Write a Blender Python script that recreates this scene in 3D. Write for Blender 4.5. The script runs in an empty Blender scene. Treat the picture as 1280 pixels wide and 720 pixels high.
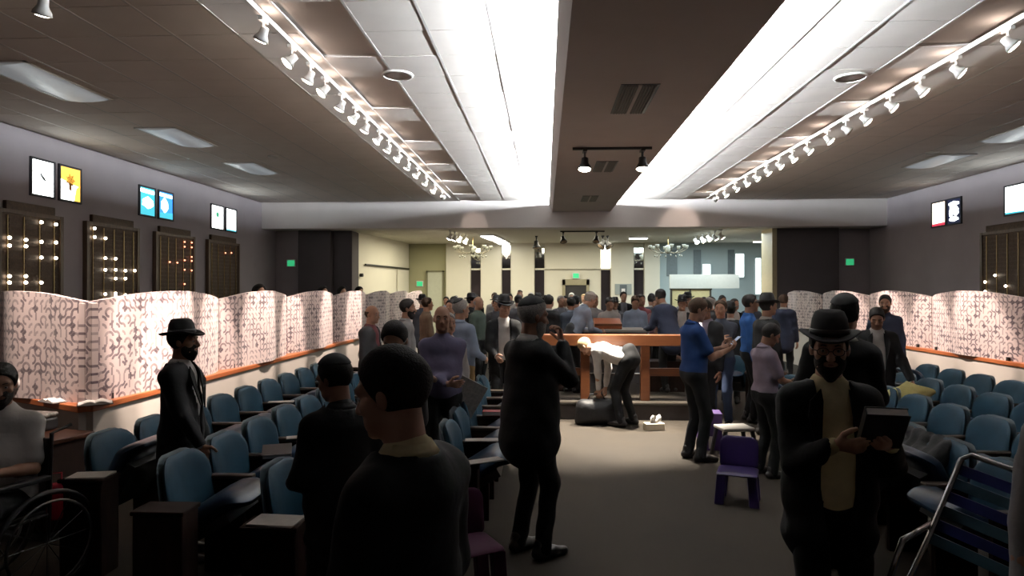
import bpy, math, random
import numpy as np
from mathutils import Vector, Matrix
random.seed(7)
rng = np.random.RandomState(7)
R = math.radians
scene = bpy.context.scene
col = scene.collection

# ------------------------------------------------------------------ camera, world, lights, exposure
F = 820.0
cam_d = bpy.data.cameras.new('camera')
cam_d.sensor_width = 36.0
cam_d.lens = F / 1280 * 36.0
cam_d.clip_start = 0.05
cam_d.clip_end = 200
cam = bpy.data.objects.new('camera', cam_d)
col.objects.link(cam)
cam.location = (0, 0, 1.82)
cam.rotation_euler = (R(90) + math.atan(3 / F), 0, math.atan(41 / F))
scene.camera = cam

world = bpy.data.worlds.new('world')
scene.world = world
world.use_nodes = True
world.node_tree.nodes['Background'].inputs[0].default_value = (0.5, 0.45, 0.42, 1)
world.node_tree.nodes['Background'].inputs[1].default_value = 0.006

scene.view_settings.view_transform = 'Standard'
scene.view_settings.look = 'None'
scene.view_settings.gamma = 1.0
scene.view_settings.use_curve_mapping = False
scene.view_settings.exposure = 0.32
scene.cycles.use_denoising = True
scene.cycles.max_bounces = 6
scene.cycles.diffuse_bounces = 3
scene.cycles.sample_clamp_indirect = 3.0


def area_light(name, loc, rot, sx, sy, power, color, spread=None):
    d = bpy.data.lights.new(name, 'AREA')
    d.shape = 'RECTANGLE'
    d.size = sx
    d.size_y = sy
    d.energy = power
    d.color = color
    if spread:
        d.spread = R(spread)
    o = bpy.data.objects.new(name, d)
    col.objects.link(o)
    o.location = loc
    o.rotation_euler = rot
    return o


SPOT_W = 820.0
COVE = 2300.0
# light strips hidden in the coves on both sides of the dropped soffit
area_light('cove_strip_light', (0.24, 10.3, 3.985), (R(90), 0, R(-90)), 13.6, 0.06, COVE, (0.90, 0.96, 1.0)).rotation_euler = (0, R(90) + R(12), 0)
area_light('cove_strip_light', (1.61, 10.3, 3.985), (0, 0, 0), 13.6, 0.06, COVE, (0.90, 0.96, 1.0)).rotation_euler = (0, R(-90) - R(12), 0)
for o_ in [o for o in col.objects if o.name.startswith('cove_strip')]:
    o_.data.size, o_.data.size_y = 0.06, 12.4
# ceiling luminaires of the hall behind the beam
area_light('hall_ceiling_light', (-2.6, 19.6, 3.36), (0, 0, 0), 3.2, 3.0, 135, (1.0, 0.93, 0.72))
area_light('hall_ceiling_light', (1.0, 19.6, 3.36), (0, 0, 0), 2.2, 3.0, 108, (1.0, 0.93, 0.74))
area_light('hall_ceiling_light', (4.6, 19.6, 3.36), (0, 0, 0), 3.0, 3.0, 145, (0.80, 0.94, 1.0))


# ------------------------------------------------------------------ materials
MATS = {}


def nodes_of(m):
    m.use_nodes = True
    nt = m.node_tree
    return nt, nt.nodes, nt.links, nt.nodes['Principled BSDF']


def mat(name, color, rough=0.7, metal=0.0, var=0.12, scale=14.0, bump=0.0, bscale=60.0, sheen=0.0, coat=0.0, emit=None, estr=0.0, spec=0.5):
    if name in MATS:
        return MATS[name]
    m = bpy.data.materials.new(name)
    nt, N, L, b = nodes_of(m)
    b.inputs['Roughness'].default_value = rough
    b.inputs['Metallic'].default_value = metal
    b.inputs['Specular IOR Level'].default_value = spec
    if sheen:
        b.inputs['Sheen Weight'].default_value = sheen
    if coat:
        b.inputs['Coat Weight'].default_value = coat
    tc = N.new('ShaderNodeTexCoord')
    c = list(color) + [1]
    if var > 0:
        nz = N.new('ShaderNodeTexNoise')
        nz.inputs['Scale'].default_value = scale
        nz.inputs['Detail'].default_value = 4
        L.new(tc.outputs['Object'], nz.inputs['Vector'])
        rp = N.new('ShaderNodeValToRGB')
        rp.color_ramp.elements[0].position = 0.3
        rp.color_ramp.elements[1].position = 0.7
        rp.color_ramp.elements[0].color = [x * (1 - var) for x in color] + [1]
        rp.color_ramp.elements[1].color = [min(1, x * (1 + var)) for x in color] + [1]
        L.new(nz.outputs['Fac'], rp.inputs['Fac'])
        L.new(rp.outputs['Color'], b.inputs['Base Color'])
    else:
        b.inputs['Base Color'].default_value = c
    if bump > 0:
        n2 = N.new('ShaderNodeTexNoise')
        n2.inputs['Scale'].default_value = bscale
        n2.inputs['Detail'].default_value = 3
        L.new(tc.outputs['Object'], n2.inputs['Vector'])
        bp = N.new('ShaderNodeBump')
        bp.inputs['Strength'].default_value = bump
        bp.inputs['Distance'].default_value = 0.01
        L.new(n2.outputs['Fac'], bp.inputs['Height'])
        L.new(bp.outputs['Normal'], b.inputs['Normal'])
    if emit:
        b.inputs['Emission Color'].default_value = list(emit) + [1]
        b.inputs['Emission Strength'].default_value = estr
    MATS[name] = m
    return m


def wood(name, c1, c2, rough=0.4, scale=3.0, stretch=(1, 14, 14)):
    if name in MATS:
        return MATS[name]
    m = bpy.data.materials.new(name)
    nt, N, L, b = nodes_of(m)
    tc = N.new('ShaderNodeTexCoord')
    mp = N.new('ShaderNodeMapping')
    mp.inputs['Scale'].default_value = stretch
    nz = N.new('ShaderNodeTexNoise')
    nz.inputs['Scale'].default_value = scale
    nz.inputs['Detail'].default_value = 6
    nz.inputs['Distortion'].default_value = 0.6
    rp = N.new('ShaderNodeValToRGB')
    rp.color_ramp.elements[0].color = list(c1) + [1]
    rp.color_ramp.elements[1].color = list(c2) + [1]
    rp.color_ramp.elements[0].position = 0.3
    rp.color_ramp.elements[1].position = 0.72
    L.new(tc.outputs['Object'], mp.inputs['Vector'])
    L.new(mp.outputs['Vector'], nz.inputs['Vector'])
    L.new(nz.outputs['Fac'], rp.inputs['Fac'])
    L.new(rp.outputs['Color'], b.inputs['Base Color'])
    b.inputs['Roughness'].default_value = rough
    b.inputs['Specular IOR Level'].default_value = 0.5 if rough < 0.7 else 0.08
    MATS[name] = m
    return m


def emis(name, color, strength):
    if name in MATS:
        return MATS[name]
    return mat(name, [0.8 * c for c in color], 0.4, var=0.0, emit=color, estr=strength)


def math_node(N, L, op, a, b=None, c=None):
    n = N.new('ShaderNodeMath')
    n.operation = op
    for i, v in enumerate((a, b, c)):
        if v is None:
            continue
        if isinstance(v, (int, float)):
            n.inputs[i].default_value = v
        else:
            L.new(v, n.inputs[i])
    return n.outputs[0]


def print_fabric():
    """printed upholstery: arches and small squares in mauve on a pale ground (UV in metres)"""
    m = bpy.data.materials.new('divider_print_fabric')
    nt, N, L, b = nodes_of(m)
    uv = N.new('ShaderNodeUVMap')
    sc = N.new('ShaderNodeVectorMath')
    sc.operation = 'SCALE'
    sc.inputs['Scale'].default_value = 1 / 0.068
    L.new(uv.outputs[0], sc.inputs[0])
    fl = N.new('ShaderNodeVectorMath')
    fl.operation = 'FLOOR'
    L.new(sc.outputs[0], fl.inputs[0])
    fr = N.new('ShaderNodeVectorMath')
    fr.operation = 'FRACTION'
    L.new(sc.outputs[0], fr.inputs[0])
    wn = N.new('ShaderNodeTexWhiteNoise')
    wn.noise_dimensions = '2D'
    L.new(fl.outputs[0], wn.inputs['Vector'])
    sep = N.new('ShaderNodeSeparateColor')
    L.new(wn.outputs['Color'], sep.inputs[0])
    xy = N.new('ShaderNodeSeparateXYZ')
    L.new(fr.outputs[0], xy.inputs[0])
    M = lambda op, a, b_=None, c_=None: math_node(N, L, op, a, b_, c_)
    flip = M('GREATER_THAN', sep.outputs[0], 0.5)
    x = M('ABSOLUTE', M('SUBTRACT', xy.outputs[0], flip))       # mirrored x in half of the cells
    y = xy.outputs[1]
    d = M('SQRT', M('ADD', M('MULTIPLY', x, x), M('MULTIPLY', y, y)))
    arc = M('LESS_THAN', M('ABSOLUTE', M('SUBTRACT', d, 0.52)), 0.16)
    x2, y2 = M('SUBTRACT', 1.0, x), M('SUBTRACT', 1.0, y)
    d2 = M('SQRT', M('ADD', M('MULTIPLY', x2, x2), M('MULTIPLY', y2, y2)))
    arc2 = M('LESS_THAN', M('ABSOLUTE', M('SUBTRACT', d2, 0.5)), 0.15)
    arc2 = M('MULTIPLY', arc2, M('GREATER_THAN', sep.outputs[2], 0.45))
    arc = M('MAXIMUM', M('MULTIPLY', arc, M('GREATER_THAN', sep.outputs[1], 0.22)), arc2)
    bar = M('MULTIPLY', M('LESS_THAN', M('ABSOLUTE', M('SUBTRACT', x, 0.62)), 0.13), M('LESS_THAN', sep.outputs[1], 0.24))
    sq = M('MAXIMUM', M('ABSOLUTE', M('SUBTRACT', x, 0.45)), M('ABSOLUTE', M('SUBTRACT', y, 0.5)))
    sq = M('MULTIPLY', M('LESS_THAN', sq, 0.32), M('GREATER_THAN', sep.outputs[2], 0.86))
    darkm = M('MAXIMUM', M('MAXIMUM', arc, bar), 0.0)
    tone = M('MULTIPLY', darkm, M('ADD', 0.45, M('MULTIPLY', sep.outputs[2], 0.55)))
    mx = N.new('ShaderNodeMix')
    mx.data_type = 'RGBA'
    mx.inputs[6].default_value = (0.66, 0.545, 0.53, 1)
    mx.inputs[7].default_value = (0.13, 0.09, 0.11, 1)
    L.new(tone, mx.inputs[0])
    m2 = N.new('ShaderNodeMix')
    m2.data_type = 'RGBA'
    m2.inputs[7].default_value = (0.10, 0.07, 0.085, 1)
    L.new(M('MULTIPLY', sq, 0.8), m2.inputs[0])
    L.new(mx.outputs[2], m2.inputs[6])
    L.new(m2.outputs[2], b.inputs['Base Color'])
    b.inputs['Roughness'].default_value = 0.55
    b.inputs['Sheen Weight'].default_value = 0.2
    MATS['print_fabric'] = m
    return m


def carpet_mat():
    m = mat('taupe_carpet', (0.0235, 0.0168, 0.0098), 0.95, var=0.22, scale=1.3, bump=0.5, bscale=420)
    return m


WHITE_CEIL = mat('ceiling_tile_white', (0.80, 0.745, 0.70), 0.9, var=0.03, scale=3, bump=0.15, bscale=150)
PAINT_CEIL = mat('soffit_paint', (0.50, 0.46, 0.44), 0.9, var=0.04, scale=2)
BEAM_PAINT = mat('beam_paint', (0.62, 0.585, 0.57), 0.9, var=0.03, scale=2)
GRID = mat('ceiling_grid_metal', (0.62, 0.60, 0.58), 0.5, var=0.03)
GREY_WALL = mat('grey_wall_paint', (0.33, 0.30, 0.32), 0.85, var=0.06, scale=1.5)
DARK_COL = mat('charcoal_column_paint', (0.065, 0.055, 0.058), 0.8, var=0.08, scale=2)
CREAM = mat('cream_wall_paint', (0.70, 0.66, 0.54), 0.85, var=0.03, scale=1)
COOL_LIT_WALL = mat('cool_light_wall_tint', (0.42, 0.50, 0.50), 0.7, var=0.05, scale=1)  # cooler light on the hall's right side put into the wall colour
OLIVE = mat('olive_wall_paint', (0.42, 0.40, 0.24), 0.85, var=0.05, scale=1)
KNEE = mat('knee_wall_paint', (0.58, 0.54, 0.49), 0.85, var=0.05, scale=1.5)
ORANGE_WOOD = wood('orange_cherry_wood', (0.34, 0.095, 0.030), (0.52, 0.17, 0.06), 0.35, 2.0, (1, 14, 14))
BIMAH_WOOD = wood('honey_oak_wood', (0.105, 0.032, 0.010), (0.15, 0.052, 0.017), 0.38, 2.5, (1, 12, 12))
DARK_WOOD = wood('dark_walnut_wood', (0.010, 0.005, 0.004), (0.020, 0.010, 0.007), 0.8, 3.0, (10, 10, 1))
CARPET = carpet_mat()
BLUE_FAB = mat('teal_blue_seat_fabric', (0.010, 0.038, 0.062), 0.6, var=0.12, scale=9, bump=0.15, bscale=300, spec=0.2)
BLUE_VINYL = mat('blue_seat_vinyl', (0.006, 0.022, 0.048), 0.36, spec=0.35, var=0.1, scale=6)
ARM_WOOD = wood('armrest_wood', (0.07, 0.048, 0.036), (0.11, 0.08, 0.06), 0.3, 3, (10, 1, 10))
BLACK_METAL = mat('black_metal', (0.012, 0.012, 0.012), 0.4, var=0)
WHITE_METAL = mat('white_metal', (0.72, 0.70, 0.67), 0.4, var=0)
CHROME = mat('chrome', (0.5, 0.5, 0.51), 0.22, metal=1.0, var=0)
BRONZE = mat('bronze_plate', (0.055, 0.033, 0.020), 0.42, metal=0.6, var=0.35, scale=22, bump=0.4, bscale=90)
BRASS = mat('brass', (0.55, 0.40, 0.18), 0.3, metal=0.9, var=0.05)
PAPER = mat('paper', (0.72, 0.69, 0.66), 0.8, var=0.05, scale=30)
PRINT = print_fabric()
BULB_WARM = emis('bulb_warm', (1.0, 0.88, 0.70), 30.0)
BULB_TINY = emis('memorial_bulb_white', (1.0, 0.90, 0.72), 9.0)
BULB_RED = emis('memorial_bulb_red', (1.0, 0.28, 0.16), 4.0)
BULB_OFF = mat('bulb_unlit', (0.30, 0.22, 0.14), 0.2, var=0)
TUBE_WHITE = emis('fluorescent_white', (1.0, 0.98, 0.92), 5.0)
MIRROR = mat('mirror_glass', (0.80, 0.80, 0.76), 0.04, metal=1.0, var=0)


# ------------------------------------------------------------------ mesh helpers
class MB:
    def __init__(self):
        self.v, self.f = [], []

    def add(self, vs, fs):
        n = len(self.v)
        self.v += [tuple(p) for p in vs]
        self.f += [tuple(i + n for i in f) for f in fs]
        return self

    def box(self, x0, y0, z0, x1, y1, z1, M=None):
        vs = [Vector(p) for p in ((x0, y0, z0), (x1, y0, z0), (x1, y1, z0), (x0, y1, z0), (x0, y0, z1), (x1, y0, z1), (x1, y1, z1), (x0, y1, z1))]
        if M is not None:
            vs = [M @ p for p in vs]
        return self.add(vs, [(0, 3, 2, 1), (4, 5, 6, 7), (0, 1, 5, 4), (1, 2, 6, 5), (2, 3, 7, 6), (3, 0, 4, 7)])

    def cbox(self, cx, cy, cz, sx, sy, sz, M=None):
        return self.box(cx - sx / 2, cy - sy / 2, cz - sz / 2, cx + sx / 2, cy + sy / 2, cz + sz / 2, M)

    def tube(self, pts, r, n=8, caps=True):
        pts = [Vector(p) for p in pts]
        rs = r if isinstance(r, (list, tuple)) else [r] * len(pts)
        vs, fs = [], []
        up = None
        for i, p in enumerate(pts):
            d = (pts[min(i + 1, len(pts) - 1)] - pts[max(i - 1, 0)]).normalized()
            if up is None:
                up = Vector((0, 0, 1)) if abs(d.z) < 0.9 else Vector((1, 0, 0))
            s = d.cross(up).normalized()
            up = s.cross(d).normalized()
            for k in range(n):
                a = 2 * math.pi * k / n
                vs.append(p + (s * math.cos(a) + up * math.sin(a)) * rs[i])
        m = len(pts)
        for i in range(m - 1):
            for k in range(n):
                fs.append((i * n + k, i * n + (k + 1) % n, (i + 1) * n + (k + 1) % n, (i + 1) * n + k))
        if caps:
            fs.append(tuple(range(n - 1, -1, -1)))
            fs.append(tuple((m - 1) * n + k for k in range(n)))
        return self.add(vs, fs)

    def lathe(self, prof, n=20, c=(0, 0, 0), sx=1.0, sy=1.0, M=None, closed=False):
        vs, fs = [], []
        for r, z in prof:
            for k in range(n):
                a = 2 * math.pi * k / n
                p = Vector((r * math.cos(a) * sx, r * math.sin(a) * sy, z))
                if M is not None:
                    p = M @ p
                vs.append(p + Vector(c))
        m = len(prof)
        for i in range(m - 1):
            for k in range(n):
                fs.append((i * n + k, i * n + (k + 1) % n, (i + 1) * n + (k + 1) % n, (i + 1) * n + k))
        if closed:
            for k in range(n):
                fs.append(((m - 1) * n + k, (m - 1) * n + (k + 1) % n, (k + 1) % n, k))
        else:
            fs.append(tuple(range(n - 1, -1, -1)))
            fs.append(tuple((m - 1) * n + k for k in range(n)))
        return self.add(vs, fs)

    def ball(self, c, r, n=10, sx=1, sy=1, sz=1):
        prof = [(max(1e-4, r * math.sin(math.pi * i / (n // 2 + 1))), -r * math.cos(math.pi * i / (n // 2 + 1)) * sz) for i in range(n // 2 + 2)]
        return self.lathe(prof, n, c, sx, sy)

    def cushion(self, outline, th, place, rings=(0.0, 0.35, 0.68, 0.88, 0.97, 1.0), power=4.0):
        """pillow-edged slab: outline in 2D (u, v), thickness profile, place(u, v, t) -> 3D point"""
        n = len(outline)
        cu = sum(p[0] for p in outline) / n
        cv = sum(p[1] for p in outline) / n
        vs, fs = [], []
        for side in (1, -1):
            base = len(vs)
            vs.append(place(cu, cv, side * th / 2))
            for s in rings[1:]:
                t = th / 2 * max(0.0, 1 - s ** power) ** 0.5 * side
                for (u, v) in outline:
                    vs.append(place(cu + (u - cu) * s, cv + (v - cv) * s, t))
            for k in range(n):
                k2 = (k + 1) % n
                tri = (base, base + 1 + k, base + 1 + k2)
                fs.append(tri if side > 0 else tri[::-1])
                for r_ in range(len(rings) - 2):
                    a = base + 1 + r_ * n
                    q = (a + k, a + n + k, a + n + k2, a + k2)
                    fs.append(q if side > 0 else q[::-1])
        return self.add(vs, fs)

    def build(self, name, m, parent=None, smooth=False, bevel=0.0, loc=None, rotz=None, uvs=None):
        me = bpy.data.meshes.new(name)
        me.from_pydata(self.v, [], self.f)
        me.update()
        if smooth:
            me.polygons.foreach_set('use_smooth', [True] * len(me.polygons))
        me.materials.append(m)
        o = bpy.data.objects.new(name, me)
        col.objects.link(o)
        if parent is not None:
            o.parent = parent
        if loc is not None:
            o.location = loc
        if rotz is not None:
            o.rotation_euler = (0, 0, rotz)
        if bevel:
            md = o.modifiers.new('bevel', 'BEVEL')
            md.width = bevel
            md.segments = 2
            md.limit_method = 'ANGLE'
        return o


def tag(o, label=None, cat=None, group=None, kind=None):
    if label:
        o['label'] = label
    if cat:
        o['category'] = cat
    if group:
        o['group'] = group
    if kind:
        o['kind'] = kind
    return o


def empty(name, loc=(0, 0, 0), rotz=0.0, label=None, cat=None, group=None, kind=None):
    o = bpy.data.objects.new(name, None)
    col.objects.link(o)
    o.empty_display_size = 0.1
    o.location = loc
    o.rotation_euler = (0, 0, rotz)
    return tag(o, label, cat, group, kind)


def copy_tree(o, parent=None):
    c = o.copy()
    col.objects.link(c)
    if parent is not None:
        c.parent = parent
    for ch in list(o.children):
        copy_tree(ch, c)
    return c


def rounded_rect(w, h, r, seg=5, rt=None):
    """outline centred on 0 in u, v from 0 to h; rt = radius of the two upper corners"""
    rt = r if rt is None else rt
    pts = []
    for cx, cy, rr, a0 in ((w / 2 - r, r, r, -90), (w / 2 - rt, h - rt, rt, 0), (-w / 2 + rt, h - rt, rt, 90), (-w / 2 + r, r, r, 180)):
        for i in range(seg + 1):
            a = R(a0 + 90 * i / seg)
            pts.append((cx + rr * math.cos(a), cy + rr * math.sin(a)))
    return pts


ORD = ['first', 'second', 'third', 'fourth', 'fifth', 'sixth', 'seventh', 'eighth', 'ninth', 'tenth', 'eleventh', 'twelfth', 'thirteenth', 'fourteenth', 'fifteenth', 'sixteenth', 'seventeenth', 'eighteenth', 'nineteenth', 'twentieth']

# ================================================================== THE ROOM
XL, XR, CZ = -7.35, 8.48, 4.1
YB = 16.7                      # front face of the cross beam


def struct(name, mb, m, bevel=0.0, parent=None):
    o = mb.build(name, m, parent, bevel=bevel)
    if parent is None:
        tag(o, kind='structure')
    return o


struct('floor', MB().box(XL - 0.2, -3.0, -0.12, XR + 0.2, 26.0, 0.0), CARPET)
struct('wall_left', MB().box(XL - 0.2, -3.0, 0, XL, 17.6, CZ), GREY_WALL)
struct('wall_right', MB().box(XR, -3.0, 0, XR + 0.2, 17.6, CZ), GREY_WALL)
struct('wall_rear', MB().box(XL - 0.2, -3.2, 0, XR + 0.2, -3.0, CZ), GREY_WALL)

# ---- suspended ceiling: grid of tiles with metal bars, real pieces near, joined far
slab = struct('ceiling', MB().box(XL - 0.2, -3.2, CZ + 0.03, XR + 0.2, YB + 0.6, CZ + 0.2), WHITE_CEIL)
PX, PY = 0.573, 0.61
cols_l = [(0.10 - PX * (i + 1) + 0.02, 0.10 - PX * i + 0.02) for i in range(13)]
cols_r = [(1.73 + PX * i, 1.73 + PX * (i + 1)) for i in range(12)]
rows_y = [3.88 + PY * i for i in range(22)]
tile_me = None
far_mb = MB()
recess_rows_l = {2, 4, 6, 8, 10, 12, 14, 16}
for ci, (a, b) in enumerate(cols_l + cols_r):
    a = max(a, XL + 0.005)
    b = min(b, XR - 0.005)
    if b - a < 0.05:
        continue
    side_strip = ci in (3,) or ci == 13 + 3
    for ri, y in enumerate(rows_y):
        if y + PY > YB:
            continue
        dz = 0.0
        if side_strip and ri % 3 != 1:
            dz = 0.035                       # diffuser panels sit higher than their neighbours
        w, d = (b - a) - 0.016, PY - 0.010
        if ri < 12:
            key = round(w, 4)
            if tile_me is None:
                tile_me = {}
            if key not in tile_me:
                t = MB().cbox(0, 0, 0.012, w, d, 0.024)
                o = t.build('ceiling_tile', WHITE_CEIL, slab)
                tile_me[key] = o.data
            else:
                o = bpy.data.objects.new('ceiling_tile', tile_me[key])
                col.objects.link(o)
                o.parent = slab
            o.location = ((a + b) / 2, y + PY / 2, CZ + 0.004 + dz + random.uniform(-0.0015, 0.0015))
        else:
            far_mb.box(a + 0.008, y + 0.005, CZ + 0.004 + dz, b - 0.008, y + PY - 0.005, CZ + 0.028 + dz)
tag(far_mb.build('far_ceiling_tile', WHITE_CEIL, slab), kind='stuff')
for (a, b) in cols_l:
    MB().box(b - 0.012, 3.6, CZ + 0.0015, b + 0.012, YB, CZ + 0.012).build('grid_bar', GRID, slab)
for (a, b) in cols_r:
    if b < XR:
        MB().box(b - 0.012, 3.6, CZ + 0.0015, b + 0.012, YB, CZ + 0.012).build('grid_bar', GRID, slab)

# ---- dropped soffit with cove lips
sof = MB()
prof = [(0.19, 3.82), (1.66, 3.82), (1.75, 4.0), (1.72, 4.0), (1.63, 3.9), (0.22, 3.9), (0.13, 4.0), (0.10, 4.0)]
n = len(prof)
vs = [(x, 0.5, z) for x, z in prof] + [(x, YB, z) for x, z in prof]
fs = [(i, (i + 1) % n, n + (i + 1) % n, n + i) for i in range(n)]
sof.add(vs, fs + [tuple(range(n - 1, -1, -1)), tuple(range(n, 2 * n))])
sof_o = sof.build('ceiling_soffit', PAINT_CEIL)
tag(sof_o, 'long dropped ceiling soffit with bright light coves along both sides', 'soffit', kind='structure')
MB().box(0.45, 0.5, 3.895, 1.40, YB, CZ + 0.03).build('hanger_spine', PAINT_CEIL, sof_o)

# ---- cross beam and the lower ceiling behind it
struct('beam', MB().box(XL, YB, 3.42, XR, YB + 0.5, CZ + 0.1), BEAM_PAINT)
hall_ceil = struct('ceiling_hall', MB().box(XL - 0.2, YB + 0.5, 3.44, XR + 0.2, 26, 3.6), mat('hall_ceiling_paint', (0.60, 0.57, 0.48), 0.9, var=0.03))
struct('column_1', MB().box(-6.64, 17.35, 0, -5.75, 18.3, 3.44).box(-5.75, 17.55, 0, -5.22, 18.5, 3.44), DARK_COL, 0.02)
struct('column_2', MB().box(6.02, 17.35, 0, 7.6, 18.4, 3.44), DARK_COL, 0.02)
struct('trim_1', MB().box(5.90, 17.35, 0, 6.02, 18.2, 3.44), mat('gold_trim_paint', (0.42, 0.36, 0.22), 0.5, var=0.05))
struct('wall_niche_left', MB().box(XL, 17.6, 0, -6.64, 17.8, 3.44), GREY_WALL)
struct('wall_niche_right', MB().box(7.6, 17.6, 0, XR, 17.8, 3.44), GREY_WALL)

# ---- hall behind: white side wall with a sliding panel, pilastered back wall
a, b = Vector((-5.24, 18.0, 0)), Vector((-4.72, 22.6, 0))
side = MB()
side.add([a, b, b + Vector((0, 0, 3.44)), a + Vector((0, 0, 3.44)), a + Vector((-.2, 0, 0)), b + Vector((-.2, 0, 0)), b + Vector((-.2, 0, 3.44)), a + Vector((-.2, 0, 3.44))],
         [(0, 1, 2, 3), (5, 4, 7, 6), (3, 2, 6, 7), (0, 4, 5, 1), (0, 3, 7, 4), (1, 5, 6, 2)])
sw = struct('wall_hall_left', side, CREAM)
d = (b - a).normalized()
nrm = Vector((d.y, -d.x, 0))
def on_side(t, z, off=0.0):
    return a + (b - a) * t + nrm * off + Vector((0, 0, z))
MB().tube([on_side(0.12, 2.56, 0.05), on_side(0.97, 2.56, 0.05)], 0.028, 8).build('sliding_rail', BLACK_METAL, sw)
pn = MB()
p0, p1 = on_side(0.72, 0.0, 0.02), on_side(0.95, 0.0, 0.02)
pn.add([p0, p1, p1 + Vector((0, 0, 2.5)), p0 + Vector((0, 0, 2.5)), p0 + nrm * .03, p1 + nrm * .03, p1 + nrm * .03 + Vector((0, 0, 2.5)), p0 + nrm * .03 + Vector((0, 0, 2.5))],
       [(0, 1, 2, 3), (4, 7, 6, 5), (0, 4, 5, 1), (3, 2, 6, 7), (0, 3, 7, 4), (1, 5, 6, 2)])
pn.build('sliding_panel', CREAM, sw)
MB().tube([on_side(0.06, 2.25, 0.0), on_side(0.06, 2.25, 0.09)], 0.05, 10).build('wall_sensor', BLACK_METAL, sw)

Y2 = 22.6
bw = struct('wall_back', MB().box(-3.4, Y2, 0, 3.9, Y2 + 0.2, 3.44), CREAM)
bw2 = struct('wall_back_right', MB().box(3.9, Y2, 0, XR + .2, Y2 + 0.2, 3.44), COOL_LIT_WALL)
bw3 = struct('wall_back_left', MB().box(-4.95, Y2 + 0.1, 0, -3.4, Y2 + 0.3, 3.44), OLIVE)
struct('door_1', MB().box(-4.06, Y2 + 0.02, 0, -3.56, Y2 + 0.1, 2.45), mat('pale_green_door', (0.55, 0.56, 0.44), 0.6, var=0.04))
tr = MB().box(-4.12, Y2, 0, -4.06, Y2 + 0.1, 2.51).box(-3.56, Y2, 0, -3.5, Y2 + 0.1, 2.51).box(-4.12, Y2, 2.45, -3.5, Y2 + 0.1, 2.51)
struct('trim_2', tr, mat('olive_door_trim', (0.2, 0.19, 0.11), 0.6, var=0.05))
DARK_GLASS = mat('dark_window_glass', (0.030, 0.024, 0.026), 0.12, var=0.1, scale=3)
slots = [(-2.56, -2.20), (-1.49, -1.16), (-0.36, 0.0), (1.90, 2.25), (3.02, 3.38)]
edges = [-3.4] + [v for s in slots for v in s] + [3.9]
for i in range(0, len(edges), 2):
    x0, x1 = edges[i], edges[i + 1]
    if x1 - x0 > 1.5:
        continue
    MB().box(x0, Y2 - 0.14, 0, x1, Y2, 3.44).build('pilaster', CREAM, bw, bevel=0.01)
MB().box(0.0, Y2 - 0.10, 2.55, 1.90, Y2, 3.44).build('fascia', CREAM, bw)
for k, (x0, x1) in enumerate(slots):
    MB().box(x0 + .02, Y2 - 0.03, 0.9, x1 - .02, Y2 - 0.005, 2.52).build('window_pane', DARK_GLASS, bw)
    MB().box(x0 + .02, Y2 - 0.03, 2.58, x1 - .02, Y2 - 0.005, 3.40).build('mirror_pane' if k != 3 else 'mirrored_lamp_pane', MIRROR if k != 3 else emis('mirrored_lamp_glow', (1.0, 1.0, 0.95), 2.5), bw)  # fourth pane glows in place of a light mirrored in it
    MB().box(x0, Y2 - 0.05, 2.52, x1, Y2 - 0.005, 2.58).build('transom_bar', CREAM, bw)
    MB().box(x0 + .02, Y2 - 0.03, 0.0, x1 - .02, Y2 - 0.005, 0.9).build('lower_panel', CREAM, bw)
# doorway in the back wall, the shade of its inside painted on a slab
struct('doorway_dark', MB().box(0.70, Y2 - 0.04, 0, 1.42, Y2 - 0.012, 2.0), mat('doorway_shade_paint', (0.03, 0.026, 0.024), 0.7, var=0.1))
struct('trim_3', MB().box(0.60, Y2 - 0.09, 0, 0.70, Y2 - 0.012, 2.2).box(1.42, Y2 - 0.09, 0, 1.52, Y2 - 0.012, 2.2).box(0.60, Y2 - 0.09, 2.0, 1.52, Y2 - 0.012, 2.2),
       mat('khaki_door_trim', (0.33, 0.29, 0.18), 0.6, var=0.05))
# right part of the hall: wall tinted for the cooler light, tall bright windows, shutters
for i, (x0, x1, z0, z1) in enumerate([(5.36, 5.60, 2.18, 2.70), (6.46, 6.72, 2.28, 3.05), (7.12, 7.28, 1.7, 2.9), (7.45, 7.78, 2.25, 2.6)]):
    w = MB().box(x0 - .05, Y2 - 0.05, z0 - .05, x1 + .05, Y2 - 0.02, z1 + .05).build('window_%d' % (i + 1), COOL_LIT_WALL)
    tag(w, kind='structure')
    MB().box(x0, Y2 - 0.065, z0, x1, Y2 - 0.05, z1).build('pane', emis('daylight_pane', (0.92, 1.0, 1.0), 3.5) if i < 3 else DARK_GLASS, w)
for x0, x1 in ((4.15, 4.5), (5.05, 5.3), (6.2, 6.42)):
    MB().box(x0, Y2 - 0.03, 2.3, x1, Y2 - 0.002, 3.2).build('wall_recess_panel', mat('slate_blue_panel', (0.16, 0.20, 0.21), 0.5, var=0.1), bw2)

# ================================================================== KNEE WALLS, RAILS AND FABRIC DIVIDERS
RAIL_Z = 0.88


def knee_wall(name, pts):
    mb = MB()
    for p, q in zip(pts[:-1], pts[1:]):
        p, q = Vector((*p, 0)), Vector((*q, 0))
        d = (q - p).normalized()
        nn = Vector((-d.y, d.x, 0)) * 0.06
        h = Vector((0, 0, RAIL_Z - 0.05))
        mb.add([p - nn, q - nn, q + nn, p + nn, p - nn + h, q - nn + h, q + nn + h, p + nn + h],
               [(0, 3, 2, 1), (4, 5, 6, 7), (0, 1, 5, 4), (1, 2, 6, 5), (2, 3, 7, 6), (3, 0, 4, 7)])
    return struct(name, mb, KNEE)


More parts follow.
